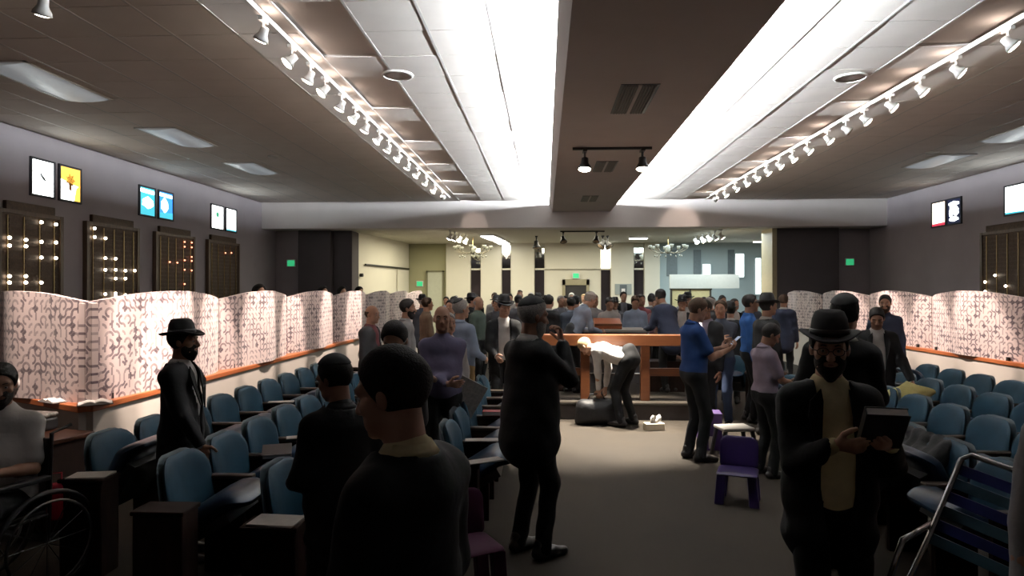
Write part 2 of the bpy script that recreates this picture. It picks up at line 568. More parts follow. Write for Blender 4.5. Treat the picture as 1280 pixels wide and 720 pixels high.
def wood_rail(pts, parent, w=0.16):
    for p, q in zip(pts[:-1], pts[1:]):
        p, q = Vector((*p, 0)), Vector((*q, 0))
        d = (q - p)
        L_ = d.length + 0.06
        ang = math.atan2(d.y, d.x)
        o = MB().box(-0.03, -w / 2, -0.055, L_ - 0.03, w / 2, 0.0).build('wood_cap_rail', ORANGE_WOOD, parent, bevel=0.008)
        o.location = (p.x, p.y, RAIL_Z)
        o.rotation_euler = (0, 0, ang)


LP = [(-7.3, 7.05), (-3.77, 5.22), (-3.77, 20.3)]
RP = [(6.2, 17.3), (6.2, 2.0)]
kl = knee_wall('wall_knee_left', LP)
wood_rail(LP, kl)
kr = knee_wall('wall_knee_right', RP)
wood_rail(RP, kr)


def divider(p, q, label, group, side=1.0, nclips=2):
    """free-standing upholstered panel bowed towards the seats, with an arched top"""
    p, q = Vector((*p, 0)), Vector((*q, 0))
    d = q - p
    W = d.length
    ang = math.atan2(d.y, d.x)
    W -= 0.02
    ns, nz = 26, 4
    bow = 0.17
    th = 0.05
    vs, fs, uv = [], [], []
    off = random.uniform(0, 40)
    z0 = 0.0

    def top(s):
        return 0.83 + 0.105 * math.sin(math.pi * s / W) ** 0.8

    def yb(s):
        return side * bow * math.sin(math.pi * s / W) ** 1.0 + side * 0.020 * math.sin(5 * math.pi * s / W)
    for layer in (0, 1):
        for i in range(ns + 1):
            s = W * i / ns
            for j in range(nz + 1):
                z = z0 + (top(s) - z0) * j / nz
                vs.append((s + 0.01, yb(s) - side * th * layer - side * 0.06, z))
                uv.append((s + off, z))
    m = nz + 1
    K = (ns + 1) * m
    for i in range(ns):
        for j in range(nz):
            a_ = i * m + j
            f = (a_, a_ + m, a_ + m + 1, a_ + 1)
            fs.append(f if side < 0 else f[::-1])
            g = tuple(K + t for t in f)
            fs.append(g[::-1] if side < 0 else g)
        a_ = i * m + nz
        fs.append((a_, a_ + m, K + a_ + m, K + a_))
        a_ = i * m
        fs.append((a_ + m, a_, K + a_, K + a_ + m))
    for i in (0, ns):
        for j in range(nz):
            a_ = i * m + j
            fs.append((a_, a_ + 1, K + a_ + 1, K + a_))
    root = empty('divider_panel', (p.x, p.y, RAIL_Z), ang, label, 'divider', group)
    me = bpy.data.meshes.new('fabric_panel')
    me.from_pydata(vs, [], fs)
    me.update()
    ul = me.uv_layers.new(name='UVMap')
    li = np.zeros(len(me.loops), dtype=np.int32)
    me.loops.foreach_get('vertex_index', li)
    ul.data.foreach_set('uv', np.array(uv, dtype=np.float32)[li].ravel())
    me.polygons.foreach_set('use_smooth', [True] * len(me.polygons))
    me.materials.append(PRINT)
    o = bpy.data.objects.new('fabric_panel', me)
    col.objects.link(o)
    o.parent = root
    md = o.modifiers.new('edge', 'EDGE_SPLIT')
    md.split_angle = R(50)
    for t in (0.12, 0.88):
        s = W * t
        MB().box(s - 0.02, yb(s) - side * 0.075 - 0.012, 0, s + 0.02, yb(s) + 0.012 - side * 0.05, 0.05).build('bracket', BLACK_METAL, root)
    return root


ly = [5.27, 7.54, 9.56, 11.69, 13.83, 15.95, 18.05, 20.2]
for i in range(len(ly) - 1):
    divider((-3.77, ly[i]), (-3.77, ly[i + 1]), 'arched fabric divider panel on the left rail, %s from the rail corner' % ORD[i], 'divider panels on the long left rail', -1.0)
corner = Vector((-3.77, 5.22))
dirc = (Vector((-7.3, 7.05)) - corner).normalized()
for i in range(2):
    p = corner + dirc * (0.02 + 2.0 * i)
    q = corner + dirc * (2.0 + 1.95 * i)
    divider(tuple(q), tuple(p), ['arched fabric divider panel with mauve print standing on the angled rail at left edge', 'arched fabric divider panel beside the wall at the end of the angled rail'][i], 'divider panels on the angled rail', -1.0)
ry = [4.7, 6.75, 8.82, 10.95, 12.99, 15.13, 17.28]
for i in range(len(ry) - 1):
    divider((6.2, ry[i]), (6.2, ry[i + 1]), 'arched fabric divider panel on the right rail, %s along from the camera side' % ORD[i], 'divider panels on the right rail', 1.0)

# ================================================================== WALL: MEMORIAL BOARDS AND BACKLIT PICTURES
def memorial_board(x, y0, y1, ncol, bulbs, face, label, red=False):
    """bronze memorial plaque; face = +1 looks towards +X, -1 towards -X; bulbs = list of (col, z)"""
    root = empty('memorial_board', (x, (y0 + y1) / 2, 1.35), 0, label, 'memorial board', 'bronze memorial boards on the side walls')
    w = y1 - y0
    f = face
    def bx(a, b, c, d_, e, g):   # (depth0, y0, z0, depth1, y1, z1)
        x0, x1 = sorted((a * f, d_ * f))
        return MB().box(x0, b, c, x1, e, g)
    bx(0, -w / 2, 0, 0.05, w / 2, 1.56).build('backing_plate', BRONZE, root, bevel=0.008)
    bx(0, -w / 2 + 0.12, 1.56, 0.06, w / 2 - 0.12, 1.70).build('header_plate', BRONZE, root, bevel=0.01)
    fr = wood('board_frame', (0.05, 0.03, 0.018), (0.10, 0.06, 0.035), 0.4, 3, (10, 10, 1))
    for s in (-1, 1):
        bx(0.0, s * w / 2 - 0.03, -0.02, 0.075, s * w / 2 + 0.03, 1.58).build('frame_post', fr, root)
    bx(0.0, -w / 2, 1.53, 0.07, w / 2, 1.58).build('frame_rail', fr, root)
    lit = MB()
    for c in range(ncol):
        yy = -w / 2 + w * (c + 0.5) / ncol
        st = bx(0.05, yy - 0.006, 0.02, 0.062, yy + 0.006, 1.5).build('light_strip', mat('dull_brass_strip', (0.42, 0.31, 0.16), 0.35, metal=0.7, var=0.1), root)
        # rows of name plates beside the strip
        pl = MB()
        for r_ in range(18):
            z = 0.05 + r_ * 0.08
            x0, x1 = sorted((0.05 * f, 0.057 * f))
            pl.box(x0, yy + 0.03, z, x1, yy + w / ncol - 0.035 if c < ncol - 1 else yy + w / ncol / 2 - 0.03, z + 0.055)
        tag(pl.build('name_plates', mat('name_plate_bronze', (0.050, 0.028, 0.016), 0.6, metal=0.3, var=0.4, scale=40), root), kind='stuff')
        for (cc, z) in bulbs:
            if cc == c:
                b_ = MB().ball((0.085 * f, yy, z - 1.35), 0.024 if not red else 0.016, 8)
                b_.build('memorial_bulb', BULB_RED if red else BULB_TINY, st, smooth=True)
    return root


def zz(v, y):   # height on the left wall of picture row v at depth y (measured once from the photograph)
    return 1.82 + (363 - v) * (y / 820.0) * 1.02


memorial_board(XL, 8.42, 9.55, 4, [(0, zz(296, 8.6)), (0, zz(306, 8.6)), (0, zz(345, 8.6)), (0, zz(353, 8.6)), (1, zz(299, 8.9)), (1, zz(307, 8.9)), (1, zz(345, 8.9)), (1, zz(353, 8.9)), (2, zz(276, 9.1)), (2, zz(301, 9.1)), (2, zz(321, 9.1)), (2, zz(353, 9.1)), (3, zz(279, 9.4)), (3, zz(302, 9.4)), (3, zz(322, 9.4)), (0, 1.76), (1, 1.76), (2, 1.77)],
               1, 'bronze memorial board with four lit bulb columns at the left edge')
memorial_board(XL, 10.12, 11.42, 5, [(0, zz(284, 10.2)), (0, zz(295, 10.2)), (1, zz(297, 10.5)), (1, zz(322, 10.5)), (1, zz(337, 10.5)), (2, zz(323, 10.8)), (2, zz(337, 10.8)), (2, zz(348, 10.8)), (3, zz(338, 11)), (3, zz(348, 11)), (4, zz(338, 11.3)), (1, 1.76), (2, 1.77), (2, 1.73), (3, 1.74)],
               1, 'bronze memorial board with five columns of white bulbs, behind the man in hat')
memorial_board(XL, 11.98, 13.3, 5, [(1, zz(327, 12.3)), (2, zz(328, 12.6)), (3, zz(302, 12.9)), (3, zz(308, 12.9)), (3, zz(325, 12.9)), (3, zz(337, 12.9)), (3, zz(355, 12.9)), (4, zz(303, 13.2)), (4, zz(309, 13.2)), (4, zz(321, 13.2)), (4, zz(326, 13.2)), (4, zz(338, 13.2))],
               1, 'bronze memorial board dotted with many small red bulbs', True)
memorial_board(XL, 13.9, 15.3, 5, [(2, zz(316, 14.6)), (3, zz(316, 14.9))], 1, 'bronze memorial board with only two red bulbs lit', True)
memorial_board(XR, 11.7, 13.1, 5, [(4, 1.98), (3, 2.1), (4, 1.8), (2, 1.9)], -1, 'dark bronze memorial board on the right wall')


def backlit_picture(x, y0, y1, face, glass, motif, label):
    root = empty('backlit_picture', (x, (y0 + y1) / 2, 3.21), 0, label, 'stained glass', 'backlit glass pictures high on the side walls')
    w = (y1 - y0)
    f = face
    def bx(a, b, c, d_, e, g):
        x0, x1 = sorted((a * f, d_ * f))
        return MB().box(x0, b, c, x1, e, g)
    frm = mat('picture_frame_dark', (0.02, 0.022, 0.03), 0.5, var=0)
    bx(0, -w / 2 - .03, -.03, 0.03, w / 2 + .03, 0).build('frame', frm, root)
    bx(0, -w / 2 - .03, .50, 0.03, w / 2 + .03, .53).build('frame', frm, root)
    bx(0, -w / 2 - .03, 0, 0.03, -w / 2, .50).build('frame', frm, root)
    bx(0, w / 2, 0, 0.03, w / 2 + .03, .50).build('frame', frm, root)
    bx(0.0, -w / 2, 0, 0.016, w / 2, .50).build('glass_pane', glass, root)
    for (pts, mm) in motif:
        mb = MB()
        n_ = len(pts)
        P = [(0.017 * f, p[0] * w, p[1] * 0.5) for p in pts] + [(0.022 * f, p[0] * w, p[1] * 0.5) for p in pts]
        mb.add(P, [tuple(range(n_)), tuple(range(2 * n_ - 1, n_ - 1, -1))] + [(i, (i + 1) % n_, n_ + (i + 1) % n_, n_ + i) for i in range(n_)])
        mb.build('glass_motif', mm, root)
    return root


G_WHITE = emis('backlit_white_glass', (0.95, 1.0, 0.98), 4.5)
G_YELLOW = emis('backlit_yellow_glass', (1.0, 0.62, 0.10), 1.2)
G_TEAL = emis('backlit_teal_glass', (0.06, 0.50, 0.62), 1.1)
G_BLUE = emis('backlit_blue_glass', (0.05, 0.33, 0.85), 1.1)
G_GREEN = emis('backlit_green_glass', (0.05, 0.42, 0.22), 0.7)
G_BROWN = emis('backlit_brown_glass', (0.20, 0.08, 0.02), 0.35)
G_DARK = mat('leaded_dark_glass', (0.05, 0.06, 0.07), 0.4, var=0)
G_PINK = emis('backlit_peach_glass', (1.0, 0.82, 0.68), 1.6)
G_RED = emis('backlit_red_glass', (0.75, 0.05, 0.10), 0.8)
G_NAVY = emis('backlit_navy_glass', (0.02, 0.03, 0.10), 0.3)


def star(cx, cy, r, k=6, r2=0.5):
    return [(cx + (r if i % 2 == 0 else r * r2) * math.cos(math.pi * i / k), cy + 0.9 * (r if i % 2 == 0 else r * r2) * math.sin(math.pi * i / k)) for i in range(2 * k)]


def blob(cx, cy, rx, ry, k=12, wob=0.15):
    return [(cx + rx * (1 + wob * math.sin(3 * i)) * math.cos(2 * math.pi * i / k), cy + ry * (1 + wob * math.cos(2 * i)) * math.sin(2 * math.pi * i / k)) for i in range(k)]


backlit_picture(XL, 9.03, 9.44, 1, G_WHITE, [([(-.16, .74), (-.03, .58), (.08, .52), (.18, .40), (.02, .45), (-.10, .56)], G_DARK)], 'white backlit glass picture with a thin dark twig stroke')
backlit_picture(XL, 9.58, 10.0, 1, G_WHITE, [([(-.5, .62), (.5, .45), (.5, 1), (-.5, 1)], G_YELLOW), ([(.2, .0), (.5, .0), (.5, .5), (.3, .4)], G_YELLOW), (star(0, .62, .26, 7, .55), G_BROWN), (blob(0, .42, .07, .13), G_BROWN)], 'yellow backlit glass picture with a dark brown plant motif')
backlit_picture(XL, 11.54, 11.99, 1, G_TEAL, [(blob(0.02, .46, .38, .20), G_WHITE), (blob(.05, .36, .14, .05), G_DARK), ([(-.45, .82), (.45, .80), (.45, .93), (-.45, .95)], G_WHITE)], 'teal backlit glass picture with a white boat-like shape')
backlit_picture(XL, 12.13, 12.58, 1, G_BLUE, [(blob(-.1, .5, .25, .26), G_WHITE), ([(-.45, .84), (.45, .82), (.45, .93), (-.45, .95)], G_WHITE), ([(-.5, .2), (.5, .25), (.5, .0), (-.5, .0)], G_TEAL)], 'deep blue backlit glass picture with a pale figure')
backlit_picture(XL, 14.1, 14.62, 1, G_WHITE, [(star(.0, .62, .2, 6), G_GREEN)], 'white backlit glass picture with a green star')
backlit_picture(XL, 14.76, 15.24, 1, G_WHITE, [([(-.5, 0), (.5, 0), (.5, .06), (-.5, .06)], G_TEAL)], 'plain white backlit glass picture beside the green star')
backlit_picture(XR, 14.31, 14.78, -1, G_PINK, [([(-.5, 0), (.5, 0), (.5, .09), (-.5, .12)], G_RED)], 'peach backlit glass picture with red lower edge')
backlit_picture(XR, 13.80, 14.24, -1, G_NAVY, [(blob(.0, .82, .40, .09), G_WHITE), (blob(-.15, .5, .2, .2), G_WHITE), (blob(.22, .45, .13, .2), G_WHITE), (blob(0, .18, .35, .09), G_WHITE), ([(-.2, .6), (.3, .6), (.3, .72), (-.2, .72)], G_WHITE)], 'navy backlit glass picture with white letter-like shapes')
backlit_picture(XR, 11.95, 12.5, -1, G_WHITE, [([(-.5, 0), (.5, 0), (.5, .07), (-.5, .05)], G_TEAL)], 'white backlit glass picture with teal foot at the right edge')
backlit_picture(XR, 11.25, 11.8, -1, G_WHITE, [(blob(0, .5, .2, .2), G_BLUE)], 'white backlit glass picture just past the right edge of view')


def exit_sign(x, y, z, face, label, axis='x'):
    r_ = empty('exit_sign', (x, y, z), 0 if axis == 'x' else R(-90), label, 'exit sign')
    f = face
    x0, x1 = sorted((0, 0.05 * f))
    MB().box(x0, -0.12, 0, x1, 0.12, 0.2).build('housing', WHITE_METAL, r_, bevel=0.01)
    x0, x1 = sorted((0.051 * f, 0.056 * f))
    MB().box(x0, -0.10, 0.02, x1, 0.10, 0.18).build('sign_face', emis('exit_green', (0.05, 0.62, 0.25), 0.5), r_)
    return r_


exit_sign(-6.9, 17.58, 2.46, 1, 'green exit sign on the wall beside the left dark column', 'y')
exit_sign(7.95, 17.58, 2.46, 1, 'green exit sign on the wall beside the right dark column', 'y')
exit_sign(1.06, Y2 - 0.10, 2.22, 1, 'green exit sign over the far middle doorway', 'y')
exit_sign(-4.35, Y2 + 0.1, 1.95, 1, 'green exit sign low on the far olive wall', 'y')


# ================================================================== CEILING FITTINGS
def spot_lamp(parent, loc, target, power, color, size=46, blend=0.55, radius=0.04):
    d = bpy.data.lights.new('spot_beam', 'SPOT')
    d.energy = power
    d.color = color
    d.spot_size = R(size)
    d.spot_blend = blend
    d.shadow_soft_size = radius
    o = bpy.data.objects.new('spot_beam', d)
    col.objects.link(o)
    o.parent = parent
    v = Vector(target) - Vector(loc)
    o.rotation_euler = v.to_track_quat('-Z', 'Y').to_euler()
    return o


def track_head(root_loc, target, body_mat, label, group, lit=True, power=SPOT_W, scale=1.0, color=(1.0, 0.80, 0.68), size=46, warm_fill=0.0):
    """spotlight on a ceiling track: adapter, stem, flared shade with a lamp face"""
    root = empty('track_spotlight', root_loc, 0, label, 'spotlight', group)
    s = scale
    MB().cbox(0, 0, -0.015, 0.035 * s, 0.10 * s, 0.03).build('adapter', body_mat, root)
    MB().tube([(0, 0, -0.03), (0, 0, -0.075 * s)], 0.010 * s, 8).build('stem', body_mat, root)
    v = (Vector(target) - (Vector(root_loc) + Vector((0, 0, -0.11 * s)))).normalized()
    M = v.to_track_quat('Z', 'Y').to_matrix()
    c = Vector((0, 0, -0.11 * s))
    MB().lathe([(0.018 * s, -0.05 * s), (0.028 * s, -0.045 * s), (0.032 * s, 0.0), (0.05 * s, 0.03 * s), (0.058 * s, 0.055 * s), (0.052 * s, 0.055 * s), (0.042 * s, 0.03 * s), (0.02 * s, 0.01 * s)], 16, c, M=M).build('shade', body_mat, root, smooth=True)
    lens = MB().lathe([(0.001, 0.030 * s), (0.043 * s, 0.031 * s), (0.051 * s, 0.052 * s), (0.034 * s, 0.062 * s), (0.001, 0.066 * s)], 16, c, M=M).build('lamp_face', BULB_WARM if lit else BULB_OFF, root, smooth=True)
    if lit:
        sp = spot_lamp(root, root_loc, target, power, color, size)
        sp.location = c + v * 0.075 * s
        if warm_fill:                         # added point light warming the ceiling around the head
            d = bpy.data.lights.new('ceiling_warm_fill', 'POINT')
            d.energy = warm_fill
            d.color = color
            d.shadow_soft_size = 0.02
            lo_ = bpy.data.objects.new('ceiling_warm_fill', d)
            col.objects.link(lo_)
            lo_.parent = root
            lo_.location = c - v * 0.085 * s
    return root


def track(x, ys, off, aimx, aimz, side_word):
    rail = empty('light_track', (x, 3.4, CZ - 0.012), 0, 'long white ceiling track carrying the %s spotlights' % side_word, 'light track')
    MB().box(-0.018, 0, -0.045, 0.018, 12.3, 0).build('rail', WHITE_METAL, rail)
    for e in (0.0, 12.3):
        MB().cbox(0, e, -0.022, 0.044, 0.03, 0.05).build('end_cap', WHITE_METAL, rail)
    for i, y in enumerate(ys):
        wash = i % 2 == 1
        last = i == len(ys) - 1
        track_head((x, y, CZ - 0.057), (x + (0.5 if aimx < 0 else -0.5), YB, 3.62) if last else (aimx + (1.6 if aimx > 0 else -1.6), y - 1.6, 0.4) if wash else (aimx, max(y, 5.95 + 0.15 * i) if aimx < 0 else y - 1.0, aimz), WHITE_METAL, 'white spotlight on the %s ceiling track, %s from the camera' % (side_word, ORD[i]),
                   'spotlights on the %s track' % side_word, lit=(i not in off), scale=1.12, power=SPOT_W * (0.06 if last else 0.25 if wash else 1.0), size=40 if wash else 21, warm_fill=0.9)


track(-2.30, [5.25, 5.85, 6.32, 6.75, 7.32, 7.85, 8.35, 9.0, 9.55, 10.25, 10.95, 11.75, 12.6, 13.6, 14.6], (), -3.72, 1.32, 'left')
track(3.92, [5.75, 6.45, 7.05, 7.65, 8.25, 8.75, 9.3, 10.0, 10.6, 11.2, 11.8, 12.4, 13.0, 13.7, 14.5, 15.2], (5,), 6.1, 1.32, 'right')

# single spot at the upper left corner
track_head((-3.75, 4.72, CZ - 0.02), (-4.75, 5.55, 1.25), WHITE_METAL, 'single white spotlight at the upper left corner of ceiling', None, scale=1.2, power=800, size=44)


def bar_light(x0, x1, y, z, aims, label, heads):
    bar = empty('spot_bar', ((x0 + x1) / 2, y, z), 0, label, 'light track')
    w = x1 - x0
    MB().box(-w / 2, -0.02, -0.035, w / 2, 0.02, 0).build('rail', BLACK_METAL, bar)
    for k, (hx, tgt, lit, pw) in enumerate(aims):
        track_head((hx, y, z - 0.035), tgt, BLACK_METAL, heads[k], 'black spotlights under the soffit', lit, pw, 1.7, (1.0, 0.90, 0.76), 52)


bar_light(0.39, 1.49, 9.22, 3.82, [(0.56, (0.4, 8.3, 0.0), True, 2300), (1.36, (1.3, 8.5, 0.0), True, 2300)], 'short black light bar under the middle of the soffit',
          ['black spotlight at the left end of the near soffit bar', 'black spotlight at the right end of the near soffit bar'])
bar_light(0.42, 1.62, 17.9, 3.44, [(0.5, (0.6, 17.6, 2.6), False, 0), (1.4, (1.3, 17.6, 2.6), False, 0)], 'short black light bar under the hall ceiling behind beam',
          ['unlit black spotlight at left of the hall ceiling bar', 'unlit black spotlight at right of the hall ceiling bar'])
track_head((-0.25, 19.6, 3.44), (-0.2, 19.5, 2.6), BLACK_METAL, 'unlit black spotlight on hall ceiling beside the third pilaster', None, False, 0, 2.2)
track_head((1.72, 19.6, 3.44), (1.4, 19.4, 2.8), BLACK_METAL, 'black spotlight tilted left on the hall ceiling near bright mirror', None, False, 0, 2.2)
track_head((1.86, 19.6, 3.44), (2.1, 19.4, 2.8), BLACK_METAL, 'black spotlight tilted right on the hall ceiling near bright mirror', None, False, 0, 2.2)
for k, (x, y) in enumerate([(-2.55, 17.6), (-2.48, 18.0), (-2.40, 18.5), (-2.3, 19.1)]):
    track_head((x, y, 3.44), (-3.6, y, 1.3), WHITE_METAL, 'lit white spotlight on the hall ceiling left of the fluorescents, %s in line' % ORD[k], 'hall spotlights over the left rail', True, 25, 1.5)
for k, (x, y) in enumerate([(4.45, 19.6), (4.5, 19.0), (4.55, 18.5), (4.62, 18.1), (4.68, 17.7)]):
    track_head((x, y, 3.44), (6.1, y, 1.3), WHITE_METAL, 'lit white spotlight on the hall ceiling near the bluish-lit wall, %s in line' % ORD[k], 'hall spotlights over the right rail', True, 25, 1.5)

# troffers, diffusers, speakers, detectors
LENS = mat('troffer_lens', (0.72, 0.74, 0.76), 0.35, var=0.03, emit=(0.82, 0.92, 1.0), estr=0.10)


def troffer(x0, y0, x1, y1, label):
    r_ = empty('ceiling_light', ((x0 + x1) / 2, (y0 + y1) / 2, CZ), 0, label, 'ceiling light', 'recessed ceiling lights')
    w, d_ = x1 - x0, y1 - y0
    MB().box(-w / 2, -d_ / 2, -0.012, -w / 2 + .03, d_ / 2, 0.0).box(w / 2 - .03, -d_ / 2, -0.012, w / 2, d_ / 2, 0).box(-w / 2, -d_ / 2, -0.012, w / 2, -d_ / 2 + .03, 0).box(-w / 2, d_ / 2 - .03, -0.012, w / 2, d_ / 2, 0).build('frame', WHITE_METAL, r_)
    mb = MB()
    nseg = 8
    vs, fs = [], []
    for i in range(nseg + 1):
        u = -1 + 2 * i / nseg
        for e in (-1, 1):
            vs.append((u * (w / 2 - .03), e * (d_ / 2 - .03), -0.004 - 0.028 * (1 - u * u)))
    for i in range(nseg):
        fs.append((2 * i, 2 * i + 1, 2 * i + 3, 2 * i + 2))
    mb.add(vs, fs).build('lens', LENS, r_, smooth=True)
    return r_


troffer(-5.75, 6.25, -5.15, 7.6, 'recessed ceiling light nearest the camera at upper left')
troffer(-5.75, 8.9, -5.15, 10.1, 'bluish recessed ceiling light above the second memorial board')
troffer(-5.75, 11.4, -5.15, 12.55, 'recessed ceiling light farthest along the left wall')
troffer(6.6, 9.2, 7.2, 10.4, 'bluish recessed ceiling light at the right edge')
troffer(6.6, 11.3, 7.2, 12.5, 'faint recessed ceiling light beside the right wall')


def louvre(x0, y0, x1, y1, z, label):
    r_ = empty('air_vent', ((x0 + x1) / 2, (y0 + y1) / 2, z), 0, label, 'air vent', 'air vents in the soffit')
    w, d_ = x1 - x0, y1 - y0
    MB().box(-w / 2, -d_ / 2, -0.006, w / 2, d_ / 2, 0).build('backing', BLACK_METAL, r_)
    VM = mat('vent_brown_metal', (0.12, 0.10, 0.09), 0.6, var=0)
    for s in (-1, 1):
        for k in range(5):
            x = s * w / 4 + (k - 2) * w / 13
            MB().cbox(x, 0, -0.012, w / 34, d_ * 0.96, 0.012).build('slat', VM, r_)
    MB().cbox(0, 0, -0.012, w / 12, d_, 0.014).build('divider_bar', PAINT_CEIL, r_)
    return r_


louvre(0.74, 6.4, 1.12, 7.45, 3.82, 'double louvred air vent in the soffit nearest the camera')
louvre(0.80, 10.2, 1.14, 11.1, 3.82, 'double louvred air vent in the soffit between the black spotlights')
louvre(0.80, 13.9, 1.14, 14.8, 3.82, 'double louvred air vent in the soffit close to the beam')


def disc(x, y, r0, label, cat, c):
    r_ = empty(cat.replace(' ', '_'), (x, y, CZ), 0, label, cat)
    m1 = mat('grille_' + cat.replace(' ', '_'), c, 0.7, var=0.05)
    MB().lathe([(r0 * 0.9, -0.022), (r0, -0.018), (r0, 0.0), (r0 * 0.9, 0.0)], 24, closed=True).build('rim', WHITE_METAL, r_)
    MB().lathe([(r0 * 0.9, -0.008), (r0 * 0.5, -0.014), (0.003, -0.016)], 24).build('grille', m1, r_, smooth=True)
    return r_


disc(-1.55, 6.85, 0.165, 'round ceiling loudspeaker left of the soffit', 'ceiling speaker', (0.58, 0.54, 0.51))
disc(3.26, 7.17, 0.165, 'round ceiling loudspeaker right of the soffit', 'ceiling speaker', (0.50, 0.46, 0.44))
disc(6.41, 11.13, 0.13, 'small round white ceiling disc near the right wall', 'smoke detector', (0.8, 0.78, 0.74))
disc(-4.6, 10.9, 0.09, 'small dark ceiling disc beside the recessed lights', 'smoke detector', (0.25, 0.2, 0.18))

# fluorescents and downlights of the hall
def hall_tube(x0, y0, x1, y1, w, label):
    r_ = empty('ceiling_light', ((x0 + x1) / 2, (y0 + y1) / 2, 3.44), math.atan2(y1 - y0, x1 - x0), label, 'ceiling light', 'hall fluorescent lights')
    L_ = math.hypot(x1 - x0, y1 - y0)
    MB().cbox(0, 0, -0.02, L_, w, 0.04).build('housing', WHITE_METAL, r_)
    MB().cbox(0, 0, -0.055, L_ * 0.97, w * 0.86, 0.03).build('tube_cover', TUBE_WHITE, r_)


hall_tube(-1.68, 18.9, -1.50, 20.4, 0.42, 'bright fluorescent fixture on hall ceiling above the pilasters, nearer one')
hall_tube(-1.46, 20.6, -1.36, 22.2, 0.40, 'bright fluorescent fixture on hall ceiling reaching the pilasters')
hall_tube(2.55, 20.0, 3.1, 20.0, 0.22, 'short bright ceiling fixture on hall ceiling right of middle')
hall_tube(6.75, 21.6, 7.15, 21.6, 0.12, 'short bright fixture by the bluish-lit wall')


def chandelier(x, y, z, label):
    r_ = empty('chandelier', (x, y, z), 0, label, 'chandelier', 'glass chandeliers in the hall')
    crystal = mat('chandelier_glass', (0.22, 0.22, 0.17), 0.08, var=0, coat=0.5)
    MB().tube([(0, 0, 0.0), (0, 0, -0.25)], 0.015, 8).build('chain', BRASS, r_)
    MB().lathe([(0.02, -0.25), (0.09, -0.28), (0.05, -0.36), (0.10, -0.44), (0.03, -0.52)], 14).build('hub', crystal, r_, smooth=True)
    for k in range(8):
        a_ = 2 * math.pi * k / 8
        ca, sa = math.cos(a_), math.sin(a_)
        pts = [(ca * t * 0.55, sa * t * 0.55, -0.42 - 0.10 * math.sin(math.pi * t) + 0.05 * t) for t in (0.05, .25, .5, .75, 1)]
        arm = MB().tube(pts, 0.012, 6).build('arm', mat('pale_brass', (0.16, 0.14, 0.09), 0.3, metal=0.6, var=0), r_, smooth=True)
        MB().lathe([(0.02, 0), (0.045, 0.03), (0.06, 0.10), (0.055, 0.11), (0.02, 0.02)], 10, (ca * .55, sa * .55, -0.37)).build('glass_cup', crystal, arm, smooth=True)
        MB().ball((ca * .55, sa * .55, -0.30), 0.022, 8, sz=1.5).build('candle_bulb', emis('chandelier_bulb', (1, .9, .6), 1.0) if k % 4 == 0 else BULB_OFF, arm, smooth=True)
        MB().ball((ca * .4, sa * .4, -0.58), 0.022, 6, sz=1.7).build('crystal_drop', crystal, r_, smooth=True)


chandelier(-2.20, 20.0, 3.44, 'glass chandelier in the hall in front of the left pilasters')
chandelier(3.72, 20.0, 3.44, 'glass chandelier in the hall against the bluish-lit wall')

# serving hatch at the right of the hall
hz = empty('serving_hatch', (4.75, 19.9, 0), 0, 'white hatch panel over yellow lit opening in the hall', 'hatch')
MB().box(-1.0, 0, 1.88, 1.05, 0.08, 2.30).build('upper_panel', mat('hatch_white', (0.66, 0.68, 0.62), 0.6, var=0.03), hz)
HF = mat('hatch_dark_frame', (0.05, 0.045, 0.03), 0.5, var=0)
for x in (-0.98, -0.42, 0.18):
    MB().box(x, 0, 0, x + 0.05, 0.08, 1.88).build('post', HF, hz)
MB().box(-1.0, 0, 1.84, 0.25, 0.075, 1.88).build('head_rail', HF, hz)
for x0, x1 in ((-0.93, -0.42), (-0.37, 0.18)):
    MB().box(x0, 0.03, 0.9, x1, 0.06, 1.84).build('opening_panel', mat('hatch_warm_light', (0.72, 0.64, 0.34), 0.6, var=0.05), hz)  # yellow light of the hatch opening put into the panel colour
nb = empty('notice_board', (2.66, Y2 - 0.14, 1.68), 0, 'grey notice board with a dark sheet on the far pilaster', 'notice board')
MB().box(-0.28, -0.03, 0, 0.28, 0, 0.36).build('board', mat('notice_grey', (0.30, 0.33, 0.31), 0.6, var=0.05), nb)
MB().box(-0.12, -0.036, 0.02, 0.12, -0.03, 0.33).build('sheet', mat('notice_dark', (0.10, 0.12, 0.13), 0.6, var=0.1), nb)
MB().box(-0.06, -0.04, 0.05, 0.06, -0.036, 0.2).build('photo', PAPER, nb)

# ================================================================== BIMAH (reader's platform)
bm = empty('reading_platform', (0.98, 9.3, 0), 0, 'carpeted reading platform with a thick honey-coloured wooden railing', 'platform')
BX0, BX1, BD = -1.30, 1.36, 2.9
MB().box(BX0, 0, 0, BX1, BD, 0.20).build('base', mat('platform_riser', (0.05, 0.04, 0.035), 0.8, var=0.1), bm)
MB().box(BX0 - 0.02, -0.03, 0.20, BX1 + 0.02, BD + 0.02, 0.25).build('deck', CARPET, bm, bevel=0.015)
posts = [BX0 + 0.02, -0.47, 0.38, BX1 - 0.15]
for x in posts:
    MB().box(x, 0.10, 0.25, x + 0.13, 0.22, 1.03).build('post', BIMAH_WOOD, bm, bevel=0.006)
MB().box(BX0, 0.07, 1.03, BX1, 0.25, 1.19).build('top_rail', BIMAH_WOOD, bm, bevel=0.01)
for x0, x1 in zip(posts[:-1], posts[1:]):
    if abs(x0 + 0.47) < 0.01:
        continue
    MB().box(x0 + 0.13, 0.13, 0.60, x1, 0.19, 0.71).build('mid_rail', BIMAH_WOOD, bm, bevel=0.005)
MB().tube([(-0.34, 0.16, 0.63), (0.38, 0.16, 0.63)], 0.012, 8).build('kick_bar', CHROME, bm)
